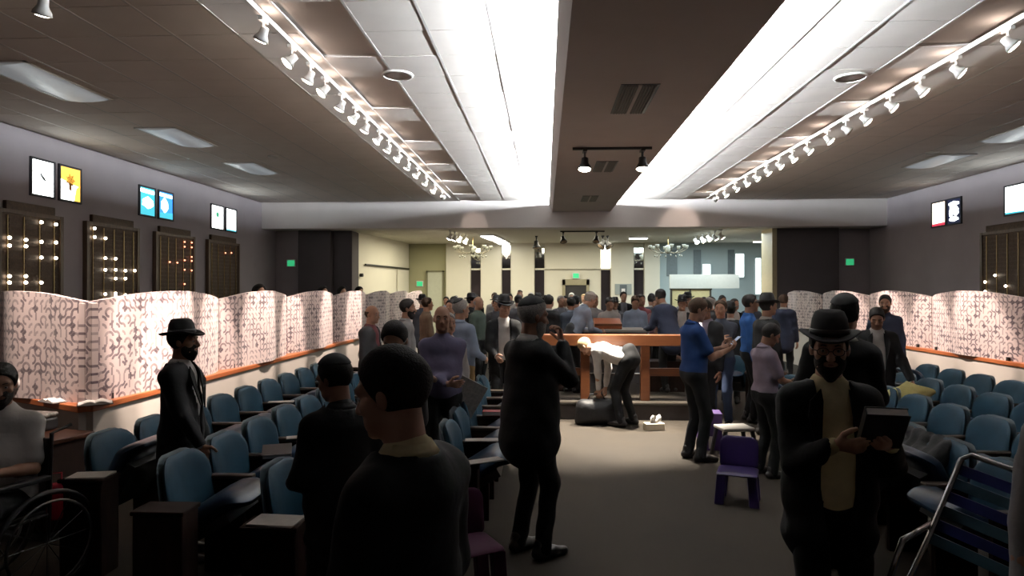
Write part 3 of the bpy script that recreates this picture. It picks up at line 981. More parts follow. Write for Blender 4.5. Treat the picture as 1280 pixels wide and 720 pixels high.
for x in (BX0 + 0.02, BX1 - 0.15):
    MB().box(x, 0.25, 1.05, x + 0.12, BD - 0.1, 1.19).build('side_rail', BIMAH_WOOD, bm, bevel=0.01)
    MB().box(x + 0.02, 0.25, 0.60, x + 0.09, BD - 0.1, 0.71).build('side_mid_rail', BIMAH_WOOD, bm, bevel=0.005)
    MB().box(x, BD - 0.22, 0.25, x + 0.12, BD - 0.1, 1.05).build('post', BIMAH_WOOD, bm, bevel=0.006)
    MB().box(x, 1.3, 0.25, x + 0.12, 1.42, 1.05).build('post', BIMAH_WOOD, bm, bevel=0.006)
MB().box(-1.15, 0.95, 0.25, -0.55, 1.35, 0.72).build('bench', DARK_WOOD, bm, bevel=0.01)
MB().box(0.62, 0.95, 0.25, 1.18, 1.35, 0.72).build('bench', DARK_WOOD, bm, bevel=0.01)

rt = empty('reading_table', (1.12, 10.45, 0.25), 0, 'long grey-topped reading table on the platform', 'table')
MB().box(-0.52, -0.02, 0.90, 0.52, 0.75, 0.945).build('table_top', mat('table_grey_cloth', (0.42, 0.41, 0.38), 0.7, var=0.05), rt, bevel=0.01)
MB().box(-0.50, 0.0, 0.1, 0.50, 0.04, 0.90).build('front_panel', mat('table_front_dark', (0.05, 0.045, 0.045), 0.7, var=0.1), rt)
for x in (-0.48, 0.42):
    for y in (0.03, 0.66):
        MB().box(x, y, 0, x + 0.06, y + 0.06, 0.90).build('leg', DARK_WOOD, rt)
lec = empty('lectern_slope', (1.02, 10.62, 1.195), 0, 'small reddish wooden book slope on the reading table', 'lectern')
lec_mb = MB()
lec_mb.add([(-.22, 0, 0), (.22, 0, 0), (.22, .34, 0), (-.22, .34, 0), (-.22, 0, .07), (.22, 0, .07), (.22, .34, .17), (-.22, .34, .17)],
           [(0, 3, 2, 1), (4, 5, 6, 7), (0, 1, 5, 4), (1, 2, 6, 5), (2, 3, 7, 6), (3, 0, 4, 7)])
lec_mb.build('slope', wood('red_lectern_wood', (0.36, 0.09, 0.03), (0.5, 0.16, 0.06), 0.35, 3, (1, 12, 12)), lec, bevel=0.008)
MB().box(-.22, -.015, .05, .22, 0, .09).build('book_lip', BIMAH_WOOD, lec)

# ================================================================== AUDITORIUM SEATS (facing local +Y)
def make_seat():
    root = empty('theater_seat')
    W = 0.50

    def back_place(u, v, t):
        zz_ = 0.37 + v
        rec = -0.20 - 0.14 * v + 0.10 * (u / 0.25) ** 2 * 0.6
        return (u, rec + t, zz_)
    MB().cushion(rounded_rect(W, 0.46, 0.05, 5, 0.15), 0.07, back_place).build('backrest', BLUE_FAB, root, smooth=True)

    def shell_place(u, v, t):
        zz_ = 0.30 + v
        rec = -0.245 - 0.14 * (v - 0.07) + 0.10 * (u / 0.25) ** 2 * 0.6
        return (u, rec + t, zz_)
    MB().cushion(rounded_rect(W * 1.03, 0.535, 0.05, 5, 0.16), 0.022, shell_place).build('back_shell', mat('seat_shell_plastic', (0.10, 0.14, 0.17), 0.35, var=0.05), root, smooth=True)

    def seat_place(u, v, t):
        y = -0.19 + v
        drop = 0.0 if v < 0.32 else -0.9 * (v - 0.32) ** 2 * 3.2
        return (u, y, 0.425 + t + drop + 0.05 * (v - 0.2))
    MB().cushion(rounded_rect(0.44, 0.49, 0.05, 5, 0.10), 0.13, seat_place, power=5).build('seat_cushion', BLUE_VINYL, root, smooth=True)
    MB().box(-0.19, -0.15, 0.31, 0.19, 0.16, 0.37).build('seat_pan', BLACK_METAL, root)
    for s in (-1,):
        MB().box(s * 0.265 - 0.022, -0.22, 0.0, s * 0.265 + 0.022, 0.04, 0.60).build('side_stanchion', DARK_WOOD, root, bevel=0.006)
        MB().box(s * 0.265 - 0.032, -0.24, 0.60, s * 0.265 + 0.032, 0.10, 0.630).build('armrest', ARM_WOOD, root, bevel=0.01)
    return root


proto = make_seat()
used = [False]
SEATS = []
end_me = None


OCCUPIED = [(-2.47, 4.36), (-0.96, 3.0), (-1.9, 7.95), (-1.02, 4.4), (-0.92, 5.75), (-1.0, 6.6), (-0.95, 7.95), (1.93, 4.45), (3.6, 7.4), (4.72, 9.4), (2.1, 6.4), (2.3, 8.8), (2.62, 8.05), (2.46, 9.35), (-0.58, 8.35), (2.86, 9.3)]


def place_seat(x, y, phi, label, group):
    if not used[0]:
        o = proto
        used[0] = True
    else:
        o = copy_tree(proto)
    o.location = (x, y, 0)
    o.rotation_euler = (0, 0, -R(phi))
    tag(o, label, 'seat', group)
    fx, fy = x + 0.18 * math.sin(R(phi)), y + 0.18 * math.cos(R(phi))
    up_ = 62 if any((fx - px) ** 2 + (fy - py) ** 2 < 0.42 ** 2 for px, py in OCCUPIED) else 30     # tipped-up seat
    M4 = Matrix.Translation((0, -0.15, 0.40)) @ Matrix.Rotation(R(up_), 4, 'X') @ Matrix.Translation((0, 0.15, -0.40))
    for ch in o.children:
        if ch.name.startswith(('seat_cushion', 'seat_pan')):
            ch.matrix_local = M4
    SEATS.append(o)
    return o


def end_box(x, y, phi, label, lx, w=0.19):
    r_ = empty('row_end_cabinet', (x, y, 0), -R(phi), label, 'row end', 'wooden row-end boxes')
    MB().box(lx - w / 2, -0.26, 0.0, lx + w / 2, 0.02, 0.595).build('box', DARK_WOOD, r_, bevel=0.008)
    MB().box(lx - w / 2 - 0.008, -0.27, 0.595, lx + w / 2 + 0.008, 0.03, 0.62).build('top', wood('row_end_top', (0.007, 0.0035, 0.0025), (0.012, 0.006, 0.004), 0.85, 3, (10, 1, 10)), r_, bevel=0.006)
    return r_


rows = {
    'left1': (-2.82, 90, [4.46, 4.99, 5.52, 6.05, 6.58, 7.11, 7.64, 8.17, 8.70, 9.23, 9.76], 'row nearest the left knee wall'),
    'left2': (-1.98, 90, [3.90, 4.43, 4.96, 5.49, 6.02, 6.55, 7.08, 7.61], 'second row from the left knee wall'),
    'left3': (-1.28, 90, [3.70, 4.23], 'third row from the left knee wall'),
    'left4': (-0.48, 90, [4.92, 5.45, 5.98, 6.51, 7.04, 7.57], 'row along the left of the aisle'),
    'right1': (4.86, 270, [5.82, 6.35, 6.88, 7.41, 7.94, 8.47, 9.00], 'row nearest the right knee wall'),
    'right2': (4.06, 270, [4.9, 5.43, 5.96, 6.49, 7.02, 7.55, 8.08], 'second row from the right knee wall'),
    'right3': (3.26, 270, [4.24, 4.77, 5.30, 5.83, 6.36, 6.89, 7.42], 'third row from the right knee wall'),
    'right4': (2.44, 270, [3.93, 4.46, 4.99, 5.52], 'row along the right of the aisle'),
}
for key, (x, phi, ys, words_) in rows.items():
    for i, y in enumerate(ys):
        place_seat(x, y, phi, 'blue seat, %s from camera in %s' % (ORD[i], words_), 'blue seats in the ' + words_)
    y0 = ys[0]
    if phi == 90:
        end_box(x, y0, phi, 'dark wooden end box of the %s' % words_, 0.355, 0.17)
    else:
        end_box(x, y0, phi, 'dark wooden end box of the %s' % words_, -0.365 - 0.06, 0.10)
# stray seats beside the platform, facing the camera side
for i, (x, y, phi) in enumerate([(2.72, 9.9, 200), (3.28, 9.9, 200), (2.62, 7.75, 265)]):
    place_seat(x, y, phi, ['blue upholstered seat facing the aisle beside the platform railing', 'blue upholstered seat behind the boy, beside another facing seat', 'blue upholstered seat with a white ring on it beside the boy'][i], 'loose blue seats by the platform')

# ================================================================== PAPERS AND BOOKS ON SEATS
def sheet(x, y, z, w, d, rot, label, h=0.008, cat='paper'):
    r_ = empty('paper_sheet' if cat == 'paper' else 'book', (x, y, z), R(rot), label, cat)
    if cat == 'paper':
        for k in range(3):
            MB().box(-w / 2, -d / 2, k * h / 3, w / 2, d / 2, (k + 0.9) * h / 3).build('leaf', PAPER, r_).rotation_euler = (0, 0, R(2.0 * k - 2))
    else:
        MB().box(-w / 2 + .004, -d / 2 + .004, 0.004, w / 2 - .002, d / 2 - .004, h - .004).build('pages', PAPER, r_)
        cov = mat('book_cover_dark', (0.03, 0.02, 0.02), 0.5, var=0.1)
        MB().box(-w / 2, -d / 2, 0, w / 2, d / 2, .004).build('back_cover', cov, r_)
        MB().box(-w / 2, -d / 2, h - .004, w / 2, d / 2, h).build('front_cover', cov, r_)
        MB().box(-w / 2 - .003, -d / 2, 0, -w / 2, d / 2, h).build('spine', cov, r_)
    return r_


sheet(-2.93, 4.105, 0.622, 0.24, 0.15, 8, 'white papers on the end box beside the wheelchair')
sheet(-1.39, 3.345, 0.622, 0.25, 0.16, -6, 'white papers on the end box in front of the boy')
for i, (x, y, rot) in enumerate([(-1.95, 5.22, 20), (-1.98, 5.76, -10), (-2.80, 6.85, 15), (-0.50, 5.18, 5), (-0.42, 4.55, 30)]):
    sheet(x, y, 0.632, 0.26, 0.10, rot, ['white leaflet on an armrest in front of the man in hat', 'open leaflet on an armrest beside the second row seats', 'small leaflet on an armrest of the knee-wall row', 'long white leaflet on an armrest beside the aisle', 'white leaflet at the aisle end of the row'][i])
bk = sheet(-1.95, 4.70, 0.632, 0.2, 0.13, 25, 'dark prayer book standing tilted on an armrest, white page edge showing', 0.035, 'book')
bk.rotation_euler = (R(24), 0, R(20))
sheet(-0.5, 6.25, 0.632, 0.18, 0.12, 0, 'dark red book on an armrest by the aisle', 0.04, 'book')
for o in bpy.data.objects['book.001'].children if 'book.001' in bpy.data.objects else []:
    if 'cover' in o.name or 'spine' in o.name:
        o.data.materials[0] = mat('book_cover_red', (0.25, 0.03, 0.03), 0.5, var=0.1)
sheet(2.52, 7.45, 0.632, 0.18, 0.24, 10, 'open white booklet on the seat arm beside the boy')

# things on the angled rail: glass globe, open books
gl = empty('glass_globe_lamp', (-4.62, 5.60, RAIL_Z), 0, 'small pale glass globe standing on the angled rail', 'lamp')
MB().lathe([(0.05, 0), (0.055, 0.012), (0.02, 0.02), (0.02, 0.04)], 16).build('base', BRASS, gl, smooth=True)
MB().ball((0, 0, 0.13), 0.095, 18).build('globe', mat('frosted_glass', (0.80, 0.78, 0.76), 0.25, var=0, coat=0.4), gl, smooth=True)


def open_book(x, y, z, rot, label, w=0.24, d=0.17):
    r_ = empty('open_book', (x, y, z), R(rot), label, 'book')
    for s in (-1, 1):
        vs, fs = [], []
        n_ = 8
        for i in range(n_ + 1):
            t = i / n_
            h = 0.012 + 0.022 * math.sin(math.pi * min(1, t * 1.1 + 0.08)) * (1 - 0.5 * t)
            for yy in (-d / 2, d / 2):
                vs.append((s * t * w / 2, yy, h))
                vs.append((s * t * w / 2, yy, 0.003))
        for i in range(n_):
            a_ = 4 * i
            for f in ((a_, a_ + 4, a_ + 6, a_ + 2), (a_ + 1, a_ + 3, a_ + 7, a_ + 5), (a_, a_ + 1, a_ + 5, a_ + 4), (a_ + 2, a_ + 6, a_ + 7, a_ + 3)):
                fs.append(f)
        fs.append((4 * n_, 4 * n_ + 1, 4 * n_ + 3, 4 * n_ + 2))
        MB().add(vs, fs).build('pages', PAPER, r_)
    MB().box(-w / 2 - .006, -d / 2 - .005, -.001, w / 2 + .006, d / 2 + .005, .003).build('cover', mat('book_cover_dark', (0.03, 0.02, 0.02), 0.5, var=0.1), r_)
    return r_


open_book(-4.13, 5.36, RAIL_Z, -27, 'open prayer book lying on the angled rail')
open_book(-3.72, 5.26, RAIL_Z, 35, 'open prayer book lying at the rail corner', 0.24, 0.17)

# cabinet with a black case in front of the angled rail
cb = empty('side_cabinet', (-4.02, 4.86, 0), R(-14), 'low dark wooden cabinet in front of the angled rail', 'cabinet')
MB().box(-0.62, -0.20, 0.06, 0.50, 0.16, 0.70).build('body', DARK_WOOD, cb, bevel=0.008)
MB().box(-0.65, -0.23, 0.70, 0.53, 0.17, 0.735).build('top', wood('cabinet_top_wood', (0.06, 0.02, 0.01), (0.10, 0.036, 0.018), 0.35, 3, (1, 12, 12)), cb, bevel=0.006)
MB().box(-0.60, -0.18, 0.0, 0.48, 0.14, 0.06).build('plinth', BLACK_METAL, cb)
for x0 in (-0.60, -0.05):
    dr = MB().box(x0, -0.215, 0.10, x0 + 0.52, -0.20, 0.67).build('door', DARK_WOOD, cb, bevel=0.004)
    MB().tube([(x0 + 0.46, -0.24, 0.42), (x0 + 0.46, -0.215, 0.42)], 0.012, 8).build('knob', BRASS, dr)
cs = empty('instrument_case', (-4.12, 4.88, 0.737), R(-8), 'black case with shiny silver patterned lid on the cabinet', 'case')
MB().box(-0.30, -0.13, 0.0, 0.30, 0.13, 0.10).build('body', mat('case_black', (0.015, 0.014, 0.014), 0.5, var=0.1), cs, bevel=0.02)
lid = MB().box(-0.30, -0.13, 0.10, 0.30, 0.13, 0.135).build('lid', mat('silver_quilt', (0.50, 0.48, 0.44), 0.28, metal=0.7, var=0.6, scale=26, bump=1.0, bscale=28), cs, bevel=0.012)
MB().tube([(-0.08, -0.14, 0.06), (-0.06, -0.17, 0.06), (0.06, -0.17, 0.06), (0.08, -0.14, 0.06)], 0.01, 6).build('handle', BLACK_METAL, cs)

# red bag hanging beside the wheelchair
rb = empty('red_bag', (-3.10, 4.02, 0.36), R(30), 'bright red bag beside the wheelchair and end box', 'bag')
RED = mat('red_fabric', (0.55, 0.02, 0.05), 0.6, var=0.15, bump=0.3, bscale=20)
def bag_place(u, v, t):
    return (u, t, v)
MB().cushion(rounded_rect(0.10, 0.24, 0.02, 4, 0.02), 0.07, bag_place).build('body', RED, rb, smooth=True)
MB().tube([(-0.03, 0, 0.23), (-0.03, 0, 0.30), (0.03, 0, 0.30), (0.03, 0, 0.23)], 0.006, 6).build('strap', RED, rb)


# ================================================================== SMALL THINGS ON THE FLOOR
def child_chair(x, y, phi, m, label, s=1.0):
    """moulded one-piece plastic child's chair: seat, slotted back, panel legs"""
    r_ = empty('child_chair', (x, y, 0), -R(phi), label, 'child chair')
    def bp(u, v, t):
        return (u * s, (-0.15 - 0.12 * v + 0.25 * u * u * 2 + t) * s, (0.27 + v) * s)
    MB().cushion(rounded_rect(0.33, 0.27, 0.03, 5, 0.07), 0.035, bp).build('backrest', m, r_, smooth=True)
    def sp(u, v, t):
        return (u * s, (-0.16 + v) * s, (0.27 + t - 0.25 * u * u) * s)
    MB().cushion(rounded_rect(0.34, 0.32, 0.04, 5, 0.05), 0.035, sp, power=7).build('seat', m, r_, smooth=True)
    for sx in (-1, 1):
        for sy in (-0.13, 0.12):
            mb = MB()
            x0, x1 = sorted((sx * 0.165 * s, sx * 0.085 * s))
            o_ = 0.02 * s
            mb.add([(x0 + sx * o_, (sy - .03) * s, 0), (x1 + sx * o_, (sy - .03) * s, 0), (x1 + sx * o_, (sy + .03) * s, 0), (x0 + sx * o_, (sy + .03) * s, 0),
                    (x0, (sy - .03) * s, .26 * s), (x1, (sy - .03) * s, .26 * s), (x1, (sy + .03) * s, .26 * s), (x0, (sy + .03) * s, .26 * s)],
                   [(0, 3, 2, 1), (4, 5, 6, 7), (0, 1, 5, 4), (1, 2, 6, 5), (2, 3, 7, 6), (3, 0, 4, 7)])
            mb.build('leg', m, r_, bevel=0.008)
    return r_


PURPLE = mat('purple_plastic', (0.026, 0.013, 0.085), 0.4, var=0.05)
MAROON = mat('maroon_plastic', (0.032, 0.007, 0.02), 0.75, var=0.08, spec=0.15)
child_chair(1.66, 5.75, 200, PURPLE, 'purple plastic child chair on the carpet in the aisle', 0.98)
child_chair(-0.46, 3.95, 150, MAROON, 'maroon plastic child chair at the end of the aisle row', 1.05)

pb = empty('purple_book_box', (1.90, 7.7, 0), R(-8), 'tall purple cardboard box with a white label behind the man in polo', 'box')
MB().box(-0.13, -0.13, 0, 0.13, 0.13, 0.42).build('carton', mat('purple_card', (0.05, 0.016, 0.12), 0.6, var=0.08), pb, bevel=0.006)
MB().box(-0.02, -0.134, 0.02, 0.04, -0.13, 0.16).build('label_sheet', PAPER, pb)

st = empty('step_stool', (2.07, 7.30, 0), R(10), 'white step stool beside the purple box', 'stool')
WPL = mat('white_plastic', (0.66, 0.64, 0.60), 0.45, var=0.04)
MB().box(-0.18, -0.14, 0.30, 0.18, 0.14, 0.335).build('seat', WPL, st, bevel=0.012)
for sx in (-1, 1):
    for sy in (-1, 1):
        MB().tube([(sx * 0.20, sy * 0.14, 0), (sx * 0.15, sy * 0.11, 0.31)], [0.02, 0.026], 8).build('leg', BLACK_METAL, st)
MB().box(-0.17, -0.135, 0.10, 0.17, -0.115, 0.14).build('stretcher', BLACK_METAL, st)

rg = empty('white_ring', (2.55, 7.75, 0.52), R(0), 'white plastic ring lying on the seat beside the boy', 'ring')
MB().lathe([(0.085, -0.012), (0.105, -0.018), (0.125, 0), (0.105, 0.018), (0.085, 0.012)], 24, closed=True).build('ring', WPL, rg, smooth=True)
rg.rotation_euler = (R(60), 0, R(20))

tb = empty('tissue_box', (1.42, 9.0 - 0.35, 0), R(12), 'white tissue box with a tissue sticking out on the carpet', 'tissue box')
MB().box(-0.125, -0.065, 0, 0.125, 0.065, 0.09).build('carton', mat('tissue_carton', (0.72, 0.68, 0.55), 0.7, var=0.1, scale=10), tb, bevel=0.004)
ts = MB()
nn_ = 10
vs = []
for i in range(nn_):
    a_ = 2 * math.pi * i / nn_
    vs.append((0.05 * math.cos(a_), 0.015 * math.sin(a_), 0.085))
for i in range(nn_):
    a_ = 2 * math.pi * i / nn_
    vs.append((0.03 + 0.075 * math.cos(a_), 0.03 * math.sin(a_ * 2), 0.16 + 0.04 * math.sin(a_ * 3)))
vs.append((0.05, 0, 0.185))
ts.add(vs, [(i, (i + 1) % nn_, nn_ + (i + 1) % nn_, nn_ + i) for i in range(nn_)] + [(nn_ + i, nn_ + (i + 1) % nn_, 2 * nn_) for i in range(nn_)])
ts.build('tissue', PAPER, tb, smooth=True)

bg = empty('black_bag', (0.70, 8.99, 0), R(5), 'black soft bag on the carpet under the bending man', 'bag')
BLK = mat('black_nylon', (0.004, 0.004, 0.005), 0.6, var=0.2, bump=0.5, bscale=18)
def bgp(u, v, t):
    return (u * (1 - 0.25 * v), t, v)
MB().cushion(rounded_rect(0.60, 0.34, 0.05, 5, 0.10), 0.30, bgp).build('body', BLK, bg, smooth=True)
MB().tube([(-0.12, 0, 0.32), (-0.08, 0, 0.41), (0.08, 0, 0.41), (0.12, 0, 0.32)], 0.010, 6).build('handle', BLK, bg, smooth=True)

pl = empty('pillow', (3.70, 6.88, 0.77), R(25), 'pale yellow pillow lying on a right-hand seat', 'pillow')
def plp(u, v, t):
    return (u, v - 0.15, t)
MB().cushion([(-.24, 0), (0, .03), (.24, 0), (.21, .15), (.24, .30), (0, .27), (-.24, .30), (-.21, .15)], 0.16, plp, power=2.0).build('cover', mat('yellow_pillow', (0.70, 0.66, 0.27), 0.8, var=0.1), pl, smooth=True)
pl.rotation_euler = (R(12), R(-10), R(35))

COAT = mat('black_wool', (0.004, 0.004, 0.004), 0.9, var=0.2, bump=0.4, bscale=60)
# folding strap chair at the lower right
fc = empty('folding_strap_chair', (1.72, 2.88, 0.05), R(-46), 'folding chair with chrome frame and dark blue striped straps', 'folding chair')
STR = mat('navy_strap', (0.010, 0.014, 0.075), 0.5, var=0.1, spec=0.2)
fc.rotation_euler = (R(-6), R(13), R(-46))
STR2 = mat('teal_strap', (0.025, 0.055, 0.075), 0.5, var=0.1, spec=0.2)
def bar(pts, nm='frame_tube'):
    MB().tube(pts, 0.013, 8).build(nm, CHROME, fc, smooth=True)
bar([(-0.27, -0.28, 0.02), (-0.27, 0.10, 0.62), (-0.27, 0.25, 0.98), (-0.24, 0.265, 1.01), (0.24, 0.265, 1.01), (0.27, 0.25, 0.98), (0.27, 0.10, 0.62), (0.27, -0.28, 0.02)], 'back_frame')
bar([(-0.25, 0.28, 0.02), (-0.25, -0.25, 0.44), (0.25, -0.25, 0.44), (0.25, 0.28, 0.02)], 'seat_frame')
for s in (-1, 1):
    bar([(s * 0.29, 0.16, 0.66), (s * 0.29, -0.22, 0.64), (s * 0.29, -0.24, 0.44)], 'arm_tube')
for k in range(6):
    t = 0.06 + k * 0.155
    y0, z0 = 0.10 + 0.15 * t, 0.56 + 0.42 * t
    mb = MB()
    mb.add([(-0.27, y0, z0), (0.27, y0, z0), (0.27, y0 + .016, z0 + .045), (-0.27, y0 + .016, z0 + .045), (-0.27, y0 + .006, z0), (0.27, y0 + .006, z0), (0.27, y0 + .022, z0 + .045), (-0.27, y0 + .022, z0 + .045)],
           [(0, 1, 2, 3), (5, 4, 7, 6), (0, 4, 5, 1), (3, 2, 6, 7), (0, 3, 7, 4), (1, 5, 6, 2)])
    mb.build('back_strap', STR if k % 2 else STR2, fc)
for k in range(6):
    y = -0.22 + k * 0.072
    MB().box(-0.25, y, 0.44 - (y + 0.25) * 0.1, 0.25, y + 0.05, 0.447 - (y + 0.25) * 0.1).build('seat_strap', STR if k % 2 else STR2, fc)

# wheelchair at the left edge
wc = empty('wheelchair', (-3.28, 3.78, 0), R(-18), 'black wheelchair at the left edge of the seating', 'wheelchair')
RUB = mat('black_rubber', (0.015, 0.015, 0.015), 0.6, var=0)
VIN = mat('black_vinyl', (0.02, 0.02, 0.022), 0.4, var=0.05)
for s in (-1, 1):
    wx = s * 0.29
    Mw = Matrix.Rotation(R(90), 3, 'Y')
    tire = MB().lathe([(0.285, -0.014), (0.305, -0.016), (0.315, 0), (0.305, 0.016), (0.285, 0.014)], 32, (wx, 0.10, 0.31), M=Mw, closed=True).build('wheel', RUB, wc, smooth=True)
    MB().lathe([(0.245, -0.007), (0.26, 0), (0.245, 0.007)], 32, (wx + s * 0.035, 0.10, 0.31), M=Mw, closed=True).build('hand_rim', mat('dull_steel', (0.2, 0.2, 0.2), 0.4, metal=0.8, var=0), tire, smooth=True)
    sp_ = MB()
    for k in range(12):
        a_ = 2 * math.pi * k / 12
        sp_.tube([(wx, 0.10, 0.31), (wx, 0.10 + 0.285 * math.cos(a_), 0.31 + 0.285 * math.sin(a_))], 0.003, 4)
    sp_.build('spokes', BLACK_METAL, tire)
    MB().lathe([(0.06, -0.012), (0.07, 0), (0.06, 0.012)], 16, (s * 0.22, -0.36, 0.072), M=Mw, closed=True).build('front_caster', RUB, wc, smooth=True)
    MB().tube([(s * 0.24, 0.14, 0.30), (s * 0.24, 0.16, 0.95), (s * 0.24, 0.28, 0.98)], 0.012, 8).build('push_handle', BLACK_METAL, wc)
    MB().tube([(s * 0.24, 0.14, 0.46), (s * 0.24, -0.30, 0.46), (s * 0.22, -0.40, 0.14)], 0.012, 8).build('side_tube', BLACK_METAL, wc)
    MB().box(s * 0.27 - .03, -0.20, 0.68, s * 0.27 + .03, 0.12, 0.71).build('arm_pad', VIN, wc, bevel=0.008)
    MB().tube([(s * 0.27, -0.16, 0.68), (s * 0.27, -0.16, 0.46)], 0.010, 6).build('arm_post', BLACK_METAL, wc)
    MB().box(s * 0.12 - .08, -0.56, 0.10, s * 0.12 + .08, -0.40, 0.115).build('footplate', BLACK_METAL, wc)
MB().box(-0.23, -0.28, 0.46, 0.23, 0.14, 0.49).build('seat', VIN, wc, bevel=0.01)
MB().box(-0.23, 0.14, 0.50, 0.23, 0.165, 0.92).build('backrest', VIN, wc, bevel=0.008)

# ================================================================== PEOPLE: signed-distance bodies meshed with surface nets
class Field:
    def __init__(self):
        self.p = []          # (kind, data, k)

    def cone(self, a, b, ra, rb, k=0.03, M=None):
        self.p.append(('c', np.array(a, float), np.array(b, float), ra, rb, k, None if M is None else np.array(M, float)))
        return self

    def ell(self, c, r, Rm=None, k=0.03):
        self.p.append(('e', np.array(c, float), np.array(r, float), np.eye(3) if Rm is None else np.array(Rm, float), k))
        return self

    def bounds(self):
        lo, hi = [], []
        for q in self.p:
            if q[0] == 'c':
                _, a, b, ra, rb, k, M = q
                r = max(ra, rb) * (1.0 if M is None else 1.0 / np.linalg.svd(M, compute_uv=False).min())
                lo.append(np.minimum(a, b) - r)
                hi.append(np.maximum(a, b) + r)
            else:
                m = max(q[2])
                lo.append(q[1] - m)
                hi.append(q[1] + m)
        return np.min(lo, 0), np.max(hi, 0)

    def mesh(self, h, cuts=(), wob=0.0):
        lo, hi = self.bounds()
        lo = lo - 3 * h
        hi = hi + 3 * h
        n = np.maximum(4, np.ceil((hi - lo) / h).astype(int) + 1)
        ax = [lo[i] + h * np.arange(n[i]) for i in range(3)]
        D = np.full(n, 0.5, dtype=np.float32)
        for q in self.p:
            if q[0] == 'c':
                _, a, b, ra, rb, k, M = q
                r = max(ra, rb) * (1.0 if M is None else 1.0 / np.linalg.svd(M, compute_uv=False).min())
                l_, h_ = np.minimum(a, b) - r, np.maximum(a, b) + r
            else:
                _, c, rr, Rm, k = q
                l_, h_ = c - max(rr), c + max(rr)
            mg = k + 3 * h
            i0 = np.clip(((l_ - mg - lo) / h).astype(int), 0, n - 1)
            i1 = np.clip(np.ceil((h_ + mg - lo) / h).astype(int) + 1, 1, n)
            sl = tuple(slice(i0[i], i1[i]) for i in range(3))
            X = ax[0][sl[0]][:, None, None]
            Y = ax[1][sl[1]][None, :, None]
            Z = ax[2][sl[2]][None, None, :]
            if q[0] == 'c':
                px, py, pz = X - a[0], Y - a[1], Z - a[2]
                ba = b - a
                f = 1.0
                if M is not None:
                    px, py, pz = (M[i, 0] * px + M[i, 1] * py + M[i, 2] * pz for i in range(3))
                    ba = M @ ba
                    f = 1.0 / np.linalg.norm(M, 2)
                bb = max(1e-9, ba @ ba)
                t = np.clip((px * ba[0] + py * ba[1] + pz * ba[2]) / bb, 0, 1)
                d = (np.sqrt((px - ba[0] * t) ** 2 + (py - ba[1] * t) ** 2 + (pz - ba[2] * t) ** 2) - (ra + (rb - ra) * t)) * f
            else:
                px, py, pz = X - c[0], Y - c[1], Z - c[2]
                u = [Rm[0, i] * px + Rm[1, i] * py + Rm[2, i] * pz for i in range(3)]
                k0 = np.sqrt((u[0] / rr[0]) ** 2 + (u[1] / rr[1]) ** 2 + (u[2] / rr[2]) ** 2)
                k1 = np.sqrt((u[0] / rr[0] ** 2) ** 2 + (u[1] / rr[1] ** 2) ** 2 + (u[2] / rr[2] ** 2) ** 2) + 1e-6
                d = k0 * (k0 - 1) / k1
            o = D[sl]
            hh = np.clip(0.5 + 0.5 * (o - d) / k, 0, 1)
            D[sl] = o + (d - o) * hh - k * hh * (1 - hh)
        X = ax[0][:, None, None]
        Y = ax[1][None, :, None]
        Z = ax[2][None, None, :]
        if wob:
            D += (wob * (np.sin(23 * Z + 9 * X + 4 * np.sin(11 * Y)) + 0.7 * np.sin(31 * X - 17 * Z + 13 * Y) + 0.5 * np.sin(47 * Z - 21 * Y))).astype(np.float32)
        for c in cuts:
            D = np.maximum(D, c(X, Y, Z))
        return surface_nets(D.astype(np.float32), lo, h)


def surface_nets(D, lo, h):
    S = D < 0
    sh = np.array(D.shape) - 1
    cnt = np.zeros(sh, np.int8)
    for i in (0, 1):
        for j in (0, 1):
            for k in (0, 1):
                cnt += S[i:i + sh[0], j:j + sh[1], k:k + sh[2]]
    act = (cnt > 0) & (cnt < 8)
    ijk = np.argwhere(act)
    if len(ijk) == 0:
        return np.zeros((0, 3)), np.zeros((0, 4), int)
    idx = np.full(sh, -1, np.int32)
    idx[act] = np.arange(len(ijk))
    acc = np.zeros((len(ijk), 3))
    num = np.zeros(len(ijk))
    corners = [(i, j, k) for i in (0, 1) for j in (0, 1) for k in (0, 1)]
    vals = {c: D[ijk[:, 0] + c[0], ijk[:, 1] + c[1], ijk[:, 2] + c[2]] for c in corners}
    for c in corners:
        for a in range(3):
            if c[a] == 0:
                e = list(c)
                e[a] = 1
                e = tuple(e)
                v0, v1 = vals[c], vals[e]
                m = (v0 < 0) != (v1 < 0)
                t = np.where(m, v0 / (v0 - v1 + 1e-12), 0)
                p = np.array(c, float)[None, :].repeat(len(ijk), 0)
                p[:, a] = t
                acc += p * m[:, None]
                num += m
    V = lo + h * (ijk + acc / num[:, None])
    quads = []
    for a in range(3):
        b, c = (a + 1) % 3, (a + 2) % 3
        s0 = [slice(None)] * 3
        s1 = [slice(None)] * 3
        s0[a] = slice(0, -1)
        s1[a] = slice(1, None)
        A, B = S[tuple(s0)], S[tuple(s1)]
        e = np.argwhere(A != B)
        ok = (e[:, b] > 0) & (e[:, c] > 0) & (e[:, b] < D.shape[b] - 1) & (e[:, c] < D.shape[c] - 1)
        e = e[ok]
        flip = A[e[:, 0], e[:, 1], e[:, 2]]

        def cell(db, dc):
            q = e.copy()
            q[:, b] += db
            q[:, c] += dc
            return idx[q[:, 0], q[:, 1], q[:, 2]]
        q = np.stack([cell(-1, -1), cell(0, -1), cell(0, 0), cell(-1, 0)], 1)
        q[~flip] = q[~flip][:, ::-1]
        quads.append(q)
    Q = np.concatenate(quads)
    return V, Q[(Q >= 0).all(1)]


